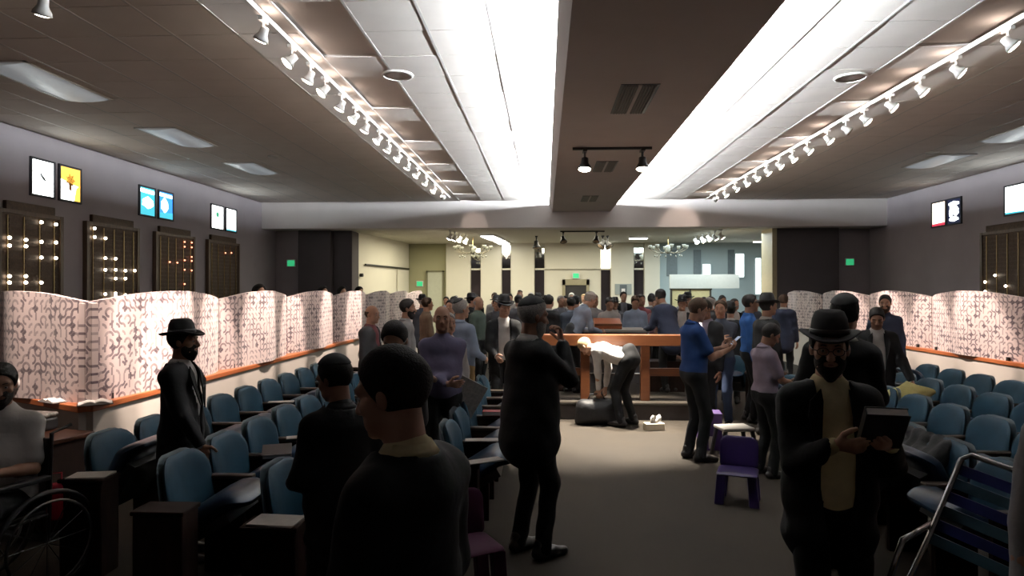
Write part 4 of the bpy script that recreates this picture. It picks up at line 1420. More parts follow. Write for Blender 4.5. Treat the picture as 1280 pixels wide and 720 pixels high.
def np_object(name, parts, m, parent):
    vs, qs, n = [], [], 0
    for V, Q in parts:
        vs.append(V)
        qs.append(Q + n)
        n += len(V)
    V = np.concatenate(vs)
    Q = np.concatenate(qs)
    me = bpy.data.meshes.new(name)
    me.vertices.add(len(V))
    me.vertices.foreach_set('co', V.astype(np.float32).ravel())
    me.loops.add(len(Q) * 4)
    me.loops.foreach_set('vertex_index', Q.astype(np.int32).ravel())
    me.polygons.add(len(Q))
    me.polygons.foreach_set('loop_start', np.arange(0, len(Q) * 4, 4, dtype=np.int32))
    me.polygons.foreach_set('use_smooth', np.ones(len(Q), dtype=bool))
    me.update(calc_edges=True)
    me.validate()
    me.materials.append(m)
    o = bpy.data.objects.new(name, me)
    col.objects.link(o)
    if parent is not None:
        o.parent = parent
    return o


def rotx(a):
    c, s = math.cos(a), math.sin(a)
    return np.array([[1, 0, 0], [0, c, -s], [0, s, c]])


def roty(a):
    c, s = math.cos(a), math.sin(a)
    return np.array([[c, 0, s], [0, 1, 0], [-s, 0, c]])


def rotz_(a):
    c, s = math.cos(a), math.sin(a)
    return np.array([[c, -s, 0], [s, c, 0], [0, 0, 1]])


def unit(v):
    v = np.array(v, float)
    return v / (np.linalg.norm(v) + 1e-9)


def ik(a, c, l1, l2, pole):
    a, c = np.array(a, float), np.array(c, float)
    d = c - a
    L_ = np.linalg.norm(d)
    if L_ > (l1 + l2) * 0.995:
        c = a + d / L_ * (l1 + l2) * 0.995
        d = c - a
        L_ = np.linalg.norm(d)
    u = d / L_
    x = (l1 * l1 - l2 * l2 + L_ * L_) / (2 * L_)
    hgt = math.sqrt(max(0.0, l1 * l1 - x * x))
    p = np.array(pole, float)
    p = p - u * (p @ u)
    return a + u * x + unit(p) * hgt, c


SKIN = {'light': mat('skin_light', (0.50, 0.29, 0.20), 0.55, var=0.08, scale=20), 'tan': mat('skin_tan', (0.36, 0.19, 0.12), 0.55, var=0.08, scale=20), 'dark': mat('skin_brown', (0.13, 0.065, 0.04), 0.5, var=0.08, scale=20)}
HAIR = {'black': mat('hair_black', (0.012, 0.010, 0.009), 0.7, spec=0.15, var=0.3, scale=60, bump=0.6, bscale=160), 'brown': mat('hair_brown', (0.045, 0.026, 0.016), 0.7, spec=0.15, var=0.3, scale=60, bump=0.6, bscale=160),
        'grey': mat('hair_grey', (0.40, 0.38, 0.36), 0.6, var=0.25, scale=60, bump=0.6, bscale=160), 'fair': mat('hair_fair', (0.42, 0.30, 0.16), 0.6, var=0.25, scale=60, bump=0.6, bscale=160)}
CLOTH = {}


def cloth(c):
    table = {'black': (0.0032, 0.0032, 0.0036), 'navy': (0.022, 0.028, 0.05), 'charcoal': (0.035, 0.034, 0.036), 'white': (0.72, 0.71, 0.70), 'cream': (0.80, 0.70, 0.42), 'lightblue': (0.33, 0.41, 0.55),
             'polo': (0.012, 0.042, 0.145), 'khaki': (0.40, 0.28, 0.12), 'lilac': (0.46, 0.40, 0.50), 'purplegrey': (0.12, 0.11, 0.18), 'grey': (0.33, 0.33, 0.34), 'darkgrey': (0.075, 0.075, 0.085), 'brown': (0.13, 0.085, 0.055),
             'blue': (0.05, 0.17, 0.52), 'green': (0.055, 0.075, 0.06), 'pink': (0.34, 0.19, 0.20), 'maroon': (0.12, 0.03, 0.035), 'slate': (0.05, 0.06, 0.08), 'jeans': (0.03, 0.045, 0.09)}
    return mat('cloth_' + c, table[c], 0.85 if c not in ('white', 'cream') else 0.75, var=0.12, scale=9, bump=0.35, bscale=22, spec=0.25)


SHOE = mat('shoe_leather', (0.010, 0.009, 0.009), 0.35, var=0.1)
SNEAK = mat('shoe_sole_white', (0.6, 0.58, 0.54), 0.6, var=0.05)
FELT = mat('hat_black_felt', (0.010, 0.010, 0.011), 0.85, var=0.15, scale=40)
BAND = mat('hat_band_satin', (0.006, 0.006, 0.007), 0.35, var=0)
EYE_W = mat('eye_white', (0.40, 0.37, 0.34), 0.2, var=0)
EYE_D = mat('eye_iris', (0.02, 0.012, 0.008), 0.1, var=0)
LIP = mat('lip', (0.30, 0.12, 0.10), 0.45, var=0.05)
TIER = {'A': (0.0065, 0.0050, 0.012, 0.028), 'B': (0.0095, 0.0075, 0.018, 0.034), 'C': (0.014, 0.0115, 0.026, 0.042)}
N_PEOPLE = [0]


def person(label, x, y, phi, H=1.72, z=0.0, tier='B', skin='light', hair='black', hat=None, beard=None, shirt='white', sleeves='long', jacket=None, coat=0.78, open_=0.05,
           trousers='black', fat=0.0, lean=0.0, sidelean=0.0, head=(0, 0), hands=None, legs=None, seated=False, glasses=False, curl=(0.5, 0.5), bald=False, female=False, shoes=SHOE, pelvis=None, group=None,
           hand_dirs=None, palms=None, elbows=None):
    """one person; local x right, y forward, z up; phi = heading clockwise from +Y (0 looks away from the camera, 90 to the right, 180 at it)"""
    s = H / 1.75
    hr, hd, hc, hb = TIER[tier]
    root = empty('person', (x, y, z), -R(phi), label, 'person', group)
    root.scale = (s, s, s)
    P0 = np.array(pelvis if pelvis is not None else ((0, 0, 0.52) if seated else (0, 0, 0.95)), float)
    Tm = roty(R(sidelean)) @ rotx(-R(lean))

    def T(p):                       # upright torso coordinates (pelvis at z=.95) -> posed
        return P0 + Tm @ (np.array(p, float) - np.array((0, 0, 0.95)))

    def Tinv(X, Y, Z):
        px, py, pz = X - P0[0], Y - P0[1], Z - P0[2]
        q = [Tm[0, i] * px + Tm[1, i] * py + Tm[2, i] * pz for i in range(3)]
        return q[0], q[1], q[2] + 0.95
    flat = lambda fx, fy: np.diag([1 / fx, 1 / fy, 1.0]) @ Tm.T

    def torso(f, e, low=0.95, hip=1.0):
        f.cone(T((-0.065, -0.01, low)), T((0.065, -0.01, low)), 0.118 + e, 0.118 + e, 0.05, flat(1.0, 0.88))
        f.cone(T((0, 0.005 + fat * .3, 1.0)), T((0, 0.005 + fat * .25, 1.15)), 0.128 + e + fat, 0.128 + e + fat * .8, 0.06, flat(1.08, 0.80))
        f.cone(T((0, -0.005, 1.15)), T((0, -0.015, 1.33)), 0.132 + e + fat * .6, 0.138 + e, 0.06, flat(1.16 if not female else 1.05, 0.78))
        f.cone(T((-0.135, -0.02, 1.385)), T((0.135, -0.02, 1.385)), 0.058 + e * .6, 0.058 + e * .6, 0.07)
        f.cone(T((0, -0.03, 1.37)), T((0, -0.02, 1.475)), 0.092 + e * .7, 0.060 + e * .6, 0.06)
    sh = [T((-0.170, -0.02, 1.380)), T((0.170, -0.02, 1.380))]
    if hands is None:
        hands = [(-0.24, 0.04, 0.80), (0.24, 0.04, 0.80)]
    arms = []
    for i in (0, 1):
        sg = -1 if i == 0 else 1
        el, wr = ik(sh[i], hands[i], 0.285, 0.255, elbows[i] if elbows and elbows[i] else (sg * 0.35, -0.6, -0.65))
        arms.append((sh[i], el, wr, sg))
    # legs
    hipj = [P0 + np.array((-0.09, 0, -0.03)), P0 + np.array((0.09, 0, -0.03))]
    if legs is None:
        legs = [(-0.11, 0.45, 0.09), (0.11, 0.45, 0.09)] if seated else [(-0.10, -0.02, 0.085), (0.105, 0.03, 0.085)]
    lg = []
    for i in (0, 1):
        kn, an = ik(hipj[i], legs[i], 0.43, 0.42, (0, 1, 0.3))
        lg.append((hipj[i], kn, an))
    # head frame
    yw, pt = head
    Hm = Tm @ rotz_(-R(yw)) @ rotx(-R(pt))
    nk = T((0, -0.012, 1.50))
    hc_ = nk + Tm @ np.array((0, 0.012, 0.035)) + Hm @ np.array((0, 0.012, 0.10))

    def Hp(p):
        return hc_ + Hm @ np.array(p, float)

    def Hinv(X, Y, Z):
        px, py, pz = X - hc_[0], Y - hc_[1], Z - hc_[2]
        return [Hm[0, i] * px + Hm[1, i] * py + Hm[2, i] * pz for i in range(3)]
    # ---------------- body (skin)
    fb = Field()
    torso(fb, -0.018)
    for (a, e, w, sg) in arms:
        fb.cone(a, e, 0.046, 0.036, 0.03)
        fb.cone(e, w, 0.036, 0.026, 0.02)
    for (a, k_, c) in lg:
        fb.cone(a, k_, 0.072, 0.050, 0.04)
        fb.cone(k_, c, 0.050, 0.034, 0.03)
    body = [fb.mesh(hb)]
    fh = Field()
    fh.cone(T((0, -0.02, 1.42)), Hp((0, -0.02, -0.05)), 0.062, 0.054, 0.02)
    fh.ell(Hp((0, -0.012, 0.030)), (0.074, 0.094, 0.090), Hm, 0.02)
    fh.ell(Hp((0, 0.024, -0.040)), (0.060, 0.066, 0.078), Hm, 0.03)
    fh.cone(Hp((-0.030, 0.052, -0.072)), Hp((0.030, 0.052, -0.072)), 0.024, 0.024, 0.03)
    fh.ell(Hp((0, 0.076, -0.098)), (0.022, 0.018, 0.016), Hm, 0.02)
    fh.cone(Hp((0, 0.086, 0.012)), Hp((0, 0.108, -0.030)), 0.008, 0.0135, 0.012)
    fh.cone(Hp((-0.012, 0.094, -0.034)), Hp((0.012, 0.094, -0.034)), 0.009, 0.009, 0.008)
    fh.cone(Hp((-0.042, 0.072, 0.026)), Hp((0.042, 0.072, 0.026)), 0.013, 0.013, 0.02)
    fh.cone(Hp((-0.016, 0.084, -0.062)), Hp((0.016, 0.084, -0.062)), 0.008, 0.008, 0.01)
    for sg in (-1, 1):
        fh.ell(Hp((sg * 0.045, 0.058, -0.022)), (0.020, 0.020, 0.018), Hm, 0.02)
        fh.ell(Hp((sg * 0.076, -0.008, -0.008)), (0.010, 0.020, 0.031), Hm @ rotz_(sg * 0.35), 0.006)
    body.append(fh.mesh(hr))
    curls = curl
    for i, (a, e, w, sg) in enumerate(arms):
        fd = Field()
        fore = unit(w - e)
        d = unit(hand_dirs[i]) if hand_dirs else fore
        n_ = np.array(palms[i] if palms else (-sg * 0.9, 0.2, -0.25), float)
        n_ = unit(n_ - d * (n_ @ d))
        t_ = np.cross(n_, d) * (1 if sg > 0 else -1)      # towards the thumb
        if t_ @ np.array((0, 1, 0.6)) < 0:
            t_ = -t_
        if sleeves == 'short' and not jacket:
            fd.cone(a, e, 0.044, 0.037, 0.02)
        fd.cone(e, e + (w - e) * 0.4, 0.038, 0.037, 0.02)
        fd.cone(e + (w - e) * 0.4, w, 0.036, 0.025, 0.02)
        M = np.stack([d, t_, n_ * 1.9])
        fd.cone(w + d * 0.015, w + d * 0.070, 0.026, 0.036, 0.015, M)
        big = 0.0025 if tier == 'C' else 0.0008
        lens = [0.070, 0.080, 0.074, 0.058]
        for j in range(4):
            base = w + d * (0.090 - 0.005 * abs(j - 1)) + t_ * (0.030 - 0.020 * j)
            cu = curls[i] * (1 + 0.08 * j)
            p0 = base
            for sgm, fr in enumerate((0.45, 0.30, 0.25)):
                ang = cu * (0.55 + 0.75 * sgm)
                dd = d * math.cos(ang) + n_ * math.sin(ang)
                p1 = p0 + dd * lens[j] * fr
                fd.cone(p0, p1, 0.0092 + big - 0.0008 * sgm, 0.0086 + big - 0.0010 * sgm, 0.004)
                p0 = p1
        b0 = w + d * 0.030 + t_ * 0.022
        b1 = b0 + (d * 0.55 + t_ * 0.75 + n_ * 0.25) * 0.042
        b2 = b1 + unit(d * 0.9 + t_ * 0.25 + n_ * (0.2 + curls[i] * 0.5)) * 0.030
        b3 = b2 + unit(d * 0.9 + n_ * (0.2 + curls[i] * 0.8)) * 0.024
        fd.cone(b0, b1, 0.015, 0.0115 + big, 0.010)
        fd.cone(b1, b2, 0.0112 + big, 0.0102 + big, 0.004)
        fd.cone(b2, b3, 0.0100 + big, 0.0085 + big, 0.004)
        body.append(fd.mesh(hd))
    np_object('body', body, SKIN[skin], root)
    # ---------------- face details
    if tier in 'AB':
        def head_piece(mb, name, m, par=root):
            mb.v = [tuple(Hp(p)) for p in mb.v]
            return mb.build(name, m, par, smooth=True)
        for sg in (-1, 1):
            ey = head_piece(MB().ball((sg * 0.031, 0.0755, 0.003), 0.0105, 10), 'eye', EYE_W)
            head_piece(MB().ball((sg * 0.031, 0.0825, 0.003), 0.0056, 8), 'iris', EYE_D, ey)
            head_piece(MB().tube([(sg * 0.016, 0.0885, 0.026), (sg * 0.032, 0.0885, 0.031), (sg * 0.047, 0.079, 0.026)], [0.003, 0.0034, 0.0022], 6), 'eyebrow', HAIR['grey' if hair == 'grey' else 'black'])
        head_piece(MB().tube([(-0.023, 0.0835, -0.062), (0, 0.0935, -0.060), (0.023, 0.0835, -0.062)], [0.003, 0.0058, 0.003], 6), 'mouth', LIP)
        if glasses:
            gm = MB()
            for sg in (-1, 1):
                ring = [(sg * 0.032 + 0.024 * math.cos(2 * math.pi * k / 16), 0.104 - 0.12 * abs(sg * 0.032 + 0.024 * math.cos(2 * math.pi * k / 16)) ** 1.5, 0.002 + 0.018 * math.sin(2 * math.pi * k / 16)) for k in range(17)]
                gm.tube(ring, 0.0022, 6, caps=False)
                gm.tube([(sg * 0.056, 0.100, 0.006), (sg * 0.076, 0.06, 0.006), (sg * 0.082, -0.01, 0.004)], 0.0022, 6)
            gm.tube([(-0.008, 0.107, 0.004), (0.008, 0.107, 0.004)], 0.0022, 6)
            head_piece(gm, 'glasses', BLACK_METAL)
    # ---------------- hair, beard, headwear
    if hair and not bald:
        f = Field()
        vol = 0.013 if not female else 0.026
        f.ell(Hp((0, -0.016, 0.032)), (0.074 + vol, 0.094 + vol, 0.090 + vol), Hm, 0.01)
        if female:
            f.cone(Hp((0, -0.06, 0.0)), Hp((0, -0.07, -0.16)), 0.075, 0.06, 0.04)
        def cutf(X, Y, Z):
            hx, hy, hz = Hinv(X, Y, Z)
            front = 0.86 * (hy - 0.050) - 0.50 * (hz - 0.048)
            low = (-0.075 if not female else -0.3)
            return np.minimum(-front, hz - low)
        f2 = f.mesh(hr * 1.1, [lambda X, Y, Z: -cutf(X, Y, Z)], wob=0.0024)
        if len(f2[0]):
            np_object('hair', [f2], HAIR[hair], root)
    elif bald and hair:
        f = Field()
        f.ell(Hp((0, -0.016, 0.020)), (0.074 + 0.008, 0.094 + 0.008, 0.085), Hm, 0.01)

        def cutb(X, Y, Z):
            hx, hy, hz = Hinv(X, Y, Z)
            return np.minimum(np.minimum(0.035 - hz, hz + 0.07), -0.005 - hy)
        f2 = f.mesh(hr * 1.1, [lambda X, Y, Z: -cutb(X, Y, Z)])
        if len(f2[0]):
            np_object('hair', [f2], HAIR[hair], root)
    if beard:
        f = Field()
        f.ell(Hp((0, 0.030, -0.055)), (0.068, 0.072, 0.078), Hm, 0.02)
        f.cone(Hp((0, 0.06, -0.10)), Hp((0, 0.062, -0.125)), 0.035, 0.022, 0.03)

        def cutd(X, Y, Z):
            hx, hy, hz = Hinv(X, Y, Z)
            keep = np.minimum(np.minimum(-0.032 - hz + 0.5 * np.abs(hx), hy - 0.0), 1.0)
            mouth = 0.024 - np.sqrt((hx / 1.3) ** 2 + (hz + 0.058) ** 2 * 3.5 + 0 * hy)
            return np.minimum(keep, -np.minimum(mouth, hy - 0.05))
        f2 = f.mesh(hr * 1.1, [lambda X, Y, Z: -cutd(X, Y, Z)], wob=0.0012)
        if len(f2[0]):
            np_object('beard', [f2], HAIR[beard], root)

    def head_mb(mb, name, m, tilt=0.0):
        Rt = rotx(tilt)
        mb.v = [tuple(Hp(Rt @ np.array(p))) for p in mb.v]
        return mb.build(name, m, root, smooth=True)
    if hat in ('fedora', 'widehat'):
        wide = 0.136 if hat == 'widehat' else 0.142
        z0 = 0.058
        br = MB().lathe([(0.085, z0 - 0.004), (0.12, z0 - 0.006), (wide, z0 + 0.004), (wide + 0.004, z0 + 0.009), (wide, z0 + 0.012), (0.12, z0 + 0.004), (0.088, z0 + 0.006)], 28, sx=0.95, sy=1.12, c=(0, -0.012, 0), closed=True)
        br.v = [(p[0], p[1], p[2] + 0.9 * p[0] * p[0] - (0.25 * max(0, p[1] - 0.05)) ** 1) for p in br.v]
        head_mb(br, 'hat_brim', FELT, 0.06)
        prof = [(0.086, z0), (0.088, z0 + 0.03), (0.080, z0 + 0.08), (0.066, z0 + 0.112), (0.048, z0 + 0.120), (0.025, z0 + 0.108), (0.002, z0 + 0.102)]
        cr = MB().lathe(prof, 28, sx=0.95, sy=1.12, c=(0, -0.012, 0))
        cr.v = [(p[0] * (1 - 0.22 * max(0, min(1, (p[2] - z0 - 0.03) / 0.09)) * max(0, min(1, (p[1] + 0.02) / 0.09))), p[1], p[2] - 0.10 * max(0, p[1]) * (1 if p[2] > z0 + 0.09 else 0)) for p in cr.v]
        head_mb(cr, 'hat_crown', FELT, 0.06)
        bd = MB().lathe([(0.086, z0 + 0.006), (0.0905, z0 + 0.010), (0.0900, z0 + 0.032), (0.086, z0 + 0.036)], 28, sx=0.95, sy=1.12, c=(0, -0.012, 0), closed=True)
        head_mb(bd, 'hat_band', BAND, 0.06)
    elif hat in ('kippah', 'bigkippah', 'whitecap', 'cap'):
        f = Field()
        f.ell(Hp((0, -0.016, 0.036)), (0.074 + 0.018, 0.094 + 0.018, 0.090 + 0.018), Hm, 0.01)
        dr = unit((0, -0.45, 0.9)) if hat == 'kippah' else unit((0, -0.28, 0.95))
        th = {'kippah': 0.072, 'bigkippah': 0.045, 'whitecap': 0.035, 'cap': 0.035}[hat]

        def cutk(X, Y, Z):
            hx, hy, hz = Hinv(X, Y, Z)
            return (hx * dr[0] + (hy + 0.016) * dr[1] + (hz - 0.036) * dr[2]) - th
        np_object('kippah' if 'kippah' in hat else 'cap', [f.mesh(hr * 1.1, [lambda X, Y, Z: -cutk(X, Y, Z)])], FELT if hat != 'whitecap' else cloth('white'), root)
    # ---------------- clothes
    wob = {'A': 0.0030, 'B': 0.0028, 'C': 0.002}[tier]
    under = jacket is not None
    f = Field()
    torso(f, 0.004, 0.97)
    if not under:
        for (a, e, w, sg) in arms:
            if sleeves == 'short':
                f.cone(a, a + (e - a) * 0.72, 0.062, 0.058, 0.04)
            else:
                f.cone(a, e, 0.060, 0.050, 0.04)
                f.cone(e, e + (w - e) * 0.93, 0.050, 0.036, 0.03)
    else:
        for (a, e, w, sg) in arms:
            f.cone(a, e, 0.050, 0.042, 0.03)
            f.cone(e, e + (w - e) * 0.99, 0.042, 0.034, 0.02)

    def waist_cut(X, Y, Z):
        tx, ty, tz = Tinv(X, Y, Z)
        return np.minimum(0.90 - tz, 0.165 - np.abs(tx)) + 0 * ty
    np_object('shirt', [f.mesh(hc, [waist_cut], wob * (0.4 if under else 1))], cloth(shirt), root)
    # collar
    if tier in 'AB' and sleeves != 'none':
        mb = MB()
        pts_lo, pts_hi, pts_out = [], [], []
        nn = 18
        for k in range(nn + 1):
            a_ = R(112) + R(316) * k / nn          # gap at the front
            cx, cy = math.cos(a_), math.sin(a_)
            pts_lo.append(T((0.073 * cx, -0.018 + 0.073 * cy, 1.462 - 0.030 * max(0, cy))))
            pts_hi.append(T((0.064 * cx, -0.018 + 0.066 * cy, 1.505 - 0.040 * max(0, cy))))
            pts_out.append(T((0.086 * cx, -0.020 + 0.087 * cy, 1.470 - 0.042 * max(0, cy))))
        allp = pts_lo + pts_hi + pts_out
        m_ = nn + 1
        fs_ = []
        for k in range(nn):
            fs_.append((k, k + 1, m_ + k + 1, m_ + k))
            fs_.append((m_ + k, m_ + k + 1, 2 * m_ + k + 1, 2 * m_ + k))
            fs_.append((2 * m_ + k, 2 * m_ + k + 1, k + 1, k))
        mb.add(allp, fs_)
        mb.build('collar', cloth(shirt), root, smooth=True)
    if jacket:
        f = Field()
        torso(f, 0.022, 0.97)
        f.cone(T((0, -0.005, 1.0)), T((0, -0.01, coat)), 0.145 + fat, 0.178 + fat * .8, 0.05, flat(1.12, 0.92))
        for (a, e, w, sg) in arms:
            f.cone(a, e, 0.062, 0.056, 0.05)
            f.cone(e, e + (w - e) * 0.92, 0.058, 0.045, 0.03)

        def front(X, Y, Z):
            tx, ty, tz = Tinv(X, Y, Z)
            wv = np.clip(open_ + (tz - 1.10) * 0.12, 0.004, 0.075) if open_ > 0 else np.clip((tz - 1.12) * 0.22, -0.01, 0.07)
            return np.minimum(np.minimum(wv - np.abs(tx), ty - 0.0), 1.52 - tz)

        def neck(X, Y, Z):
            tx, ty, tz = Tinv(X, Y, Z)
            return np.minimum(tz - 1.472 + 0.3 * np.maximum(ty, 0), 0.09 - np.sqrt(tx ** 2 + (ty + 0.02) ** 2))

        cuts = [front, neck]
        np_object('jacket', [f.mesh(hc, cuts, wob)], cloth(jacket), root)
        if tier == 'A' and open_ >= 0:
            for sg in (-1, 1):
                lp = MB()
                o_ = max(open_, 0.0)
                top_ = np.array((sg * 0.060, 0.072, 1.452))
                a0 = T(top_)
                a1 = T((sg * 0.112, 0.092, 1.40))
                a2 = T((sg * 0.128, 0.118, 1.335))
                a3 = T((sg * max(0.012, o_), 0.150 + fat * .8, 1.13))
                a4 = T((sg * 0.058, 0.100, 1.40))
                nrm_ = Tm @ np.array((0, 0.010, 0.0))
                pl_ = [a0, a1, a2, a3, a4]
                lp.add(pl_ + [q + nrm_ for q in pl_], [(0, 1, 2, 3, 4), (9, 8, 7, 6, 5)] + [(i, (i + 1) % 5, 5 + (i + 1) % 5, 5 + i) for i in range(5)])
                lp.build('lapel', cloth(jacket), root)
    f = Field()
    f.cone(P0 + np.array((-0.065, -0.01, -0.01)), P0 + np.array((0.065, -0.01, -0.01)), 0.128, 0.128, 0.05, np.diag([1.0, 1 / 0.88, 1.0]))
    f.cone(P0 + np.array((0, -0.005, 0.02)), P0 + np.array((0, 0.0, 0.085)), 0.130, 0.128 + fat * .6, 0.04, np.diag([1 / 1.08, 1 / 0.82, 1.0]))
    for (a, k_, c) in lg:
        f.cone(a, k_, 0.092, 0.068, 0.04)
        f.cone(k_, c + (c - k_) * 0.03, 0.066, 0.056, 0.03)
    np_object('trousers', [f.mesh(hc, [], wob)], cloth(trousers), root)
    if tier == 'A' or not seated:
        for i, (a, k_, c) in enumerate(lg):
            f = Field()
            yaw_ = 0.12 * (-1 if i == 0 else 1)
            fwd = np.array((math.sin(yaw_), math.cos(yaw_), 0))
            g = np.array((c[0], c[1], max(0.0, c[2] - 0.085)))
            f.cone(g + np.array((0, 0, 0.042)) - fwd * 0.045, g + fwd * 0.07 + np.array((0, 0, 0.040)), 0.042, 0.042, 0.02)
            f.cone(g + fwd * 0.06 + np.array((0, 0, 0.036)), g + fwd * 0.165 + np.array((0, 0, 0.030)), 0.044, 0.030, 0.02)
            f.cone(g + np.array((0, 0, 0.05)) - fwd * 0.02, g + np.array((0, 0, 0.11)) - fwd * 0.015, 0.042, 0.045, 0.02)
            gz = g[2]
            np_object('shoe', [f.mesh(max(0.009, hc * 0.7), [lambda X, Y, Z: (gz + 0.003 - Z) + 0 * X + 0 * Y])], shoes, root)
    N_PEOPLE[0] += 1
    return root

# ================================================================== THE PEOPLE IN THE ROOM
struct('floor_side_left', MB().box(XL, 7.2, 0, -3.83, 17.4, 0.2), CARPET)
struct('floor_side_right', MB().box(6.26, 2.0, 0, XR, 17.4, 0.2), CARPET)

# --- near figures
person('man in black suit and fedora standing sideways before the patterned panels', -2.47, 4.36, 82, 1.575, tier='A', hat='fedora', hair='black', beard='black', shirt='white', jacket='black', open_=0.03, skin='tan', hands=[(-0.22, 0.10, 0.80), (0.20, 0.22, 0.86)], curl=(0.6, 0.4))
person('boy in black with round dark hair standing among the seats', -0.98, 3.1, 318, 1.50, tier='A', hair='black', hat='bigkippah', shirt='black', jacket='black', open_=0.0, skin='tan', head=(-25, 18), hands=[(-0.16, 0.26, 1.02), (0.18, 0.22, 1.0)])
person('dark-haired man in black jacket with pale collar close to the camera', -0.37, 1.70, 296, 1.665, tier='A', hair='black', shirt='cream', jacket='black', open_=0.03, skin='light', head=(-12, 14), hands=[(-0.18, 0.25, 1.05), (0.20, 0.20, 0.95)])
person('grey-haired man in long black coat and kippah, hand at face, in the aisle', -0.10, 4.52, 52, 1.76, tier='A', hair='grey', hat='bigkippah', beard='grey', shirt='white', jacket='black', coat=0.80, open_=0.0, skin='tan', fat=0.045, head=(12, 8), hands=[(-0.06, 0.30, 1.18), (0.10, 0.20, 1.45)], elbows=[None, (0.25, 0.25, -1.0)], curl=(0.8, 0.9), hand_dirs=[(0.6, 0.5, 0.4), (-0.35, 0.0, 0.95)], palms=[(0, -0.3, 0.9), (-0.3, -0.9, 0)])
person('bearded man in black hat, glasses and cream shirt holding a black book', 1.27, 3.0, 186, 1.675, tier='A', hat='widehat', hair='black', beard='black', glasses=True, shirt='cream', jacket='black', open_=0.085, skin='light', head=(14, 6), hands=[(-0.17, 0.25, 1.235), (0.06, 0.25, 1.235)], curl=(0.9, 0.7), hand_dirs=[(0.55, 0.6, 0.25), (-0.8, 0.55, 0.1)], palms=[(0.5, -0.3, 0.8), (-0.2, -0.8, 0.4)], fat=0.01)
person('tall man all in black seen from behind the man in hat', 1.93, 4.45, 12, 1.78, tier='A', hair='black', hat='bigkippah', shirt='white', jacket='black', open_=0.0, skin='tan', head=(30, 0), sidelean=4, hands=[(-0.18, 0.28, 1.08), (0.18, 0.28, 1.08)])
person('man in blue polo shirt looking at a phone in the aisle', 1.60, 7.14, 78, 1.735, tier='A', hair='brown', shirt='polo', sleeves='short', trousers='black', skin='light', head=(10, 22), hands=[(-0.05, 0.33, 1.20), (0.12, 0.34, 1.20)], curl=(0.9, 0.9), hand_dirs=[(0.3, 0.8, 0.3), (-0.3, 0.8, 0.3)], palms=[(0.5, -0.2, 0.8), (-0.5, -0.2, 0.8)], fat=0.015)
person('boy in lilac polo shirt looking down at a sheet of paper', 2.16, 6.55, 78, 1.50, tier='A', hair='black', shirt='lilac', sleeves='short', trousers='black', skin='tan', head=(12, 32), hands=[(-0.07, 0.32, 1.06), (0.13, 0.32, 1.04)], curl=(0.7, 0.7))
person('bending man in white shirt reaching into a bag before the railing', 1.13, 8.88, 302, 1.72, tier='A', hair='fair', shirt='white', trousers='black', skin='light', lean=80, pelvis=(0, 0.0, 0.92), head=(0, -15), hands=[(-0.12, 0.40, 0.42), (0.12, 0.42, 0.40)], shoes=SHOE, legs=[(-0.13, 0.06, 0.085), (0.13, 0.0, 0.085)])
person('young man in dark suit and white shirt standing between the right-hand seats', 3.74, 7.6, 196, 1.625, tier='A', hair='black', shirt='white', jacket='black', open_=0.08, skin='tan', head=(8, 24), sidelean=0, hands=[(-0.36, 0.12, 0.84), (0.22, 0.14, 0.98)], curl=(0.5, 0.8))
person('man in dark blue shirt with beard beside the patterned panels at right', 5.02, 9.95, 200, 1.745, tier='B', hair='black', beard='brown', shirt='navy', trousers='black', skin='tan', head=(10, 5))
person('person in grey shirt cut off by the right edge of the picture', 1.69, 2.03, 200, 1.74, tier='B', hair='brown', shirt='grey', trousers='khaki', skin='light', hands=[(-0.22, 0.05, 0.80), (0.24, 0.05, 0.82)])
person('seated man in white short-sleeved shirt in the wheelchair', -3.28, 3.80, 160, 1.72, tier='A', hair='black', beard='black', shirt='white', sleeves='short', trousers='black', skin='tan', seated=True, pelvis=(0, 0.0, 0.60), head=(-18, 12), legs=[(-0.11, 0.47, 0.20), (0.11, 0.47, 0.20)], hands=[(-0.10, 0.30, 0.80), (0.08, 0.30, 0.82)], fat=0.05)

# --- middle left
person('man in dark jacket standing by the left rail', -2.18, 8.15, 100, 1.625, tier='B', hair='brown', bald=True, shirt='maroon', jacket='charcoal', open_=0.03, skin='light', head=(10, 5))
person('man with dark hair and glasses bowing his head among the seats', -0.93, 4.1, 205, 1.63, tier='B', hair='black', glasses=True, shirt='charcoal', trousers='black', skin='light', head=(-20, 26), hands=[(-0.12, 0.26, 1.05), (0.12, 0.26, 1.05)])
person('bearded man in grey shirt in profile before the far panels', -1.78, 8.4, 78, 1.70, tier='B', hair='black', beard='black', shirt='grey', trousers='darkgrey', skin='light', head=(8, 3))
person('balding man in purple-grey shirt with folded arms and newspaper', -0.92, 5.85, 172, 1.675, tier='B', hair='brown', bald=True, shirt='purplegrey', trousers='black', skin='tan', hands=[(0.06, 0.24, 1.10), (-0.05, 0.26, 1.06)], hand_dirs=[(0.9, 0.15, 0.1), (-0.9, 0.15, 0)], palms=[(0, -1, 0.2), (0, -1, 0.2)], fat=0.02)
person('man in white shirt hidden behind the balding man', -1.0, 6.75, 150, 1.58, tier='B', hair='grey', shirt='white', trousers='black', skin='light')
person('man in light blue shirt and khaki trousers seen from behind', -1.02, 7.9, 28, 1.705, tier='B', hair='grey', hat='kippah', shirt='lightblue', trousers='khaki', skin='light', head=(25, 0), fat=0.04, hands=[(-0.2, 0.2, 1.0), (0.22, 0.2, 1.02)])
person('man in black suit, white shirt and black hat facing the camera', -0.54, 8.6, 172, 1.715, tier='B', hair='black', hat='fedora', shirt='white', jacket='black', open_=0.09, skin='light', head=(-14, 10), hands=[(-0.14, 0.28, 1.12), (0.12, 0.24, 1.0)])
person('man in brown shirt turned right beside the far left panels', -2.06, 11.4, 60, 1.69, tier='C', hair='brown', shirt='brown', skin='tan')
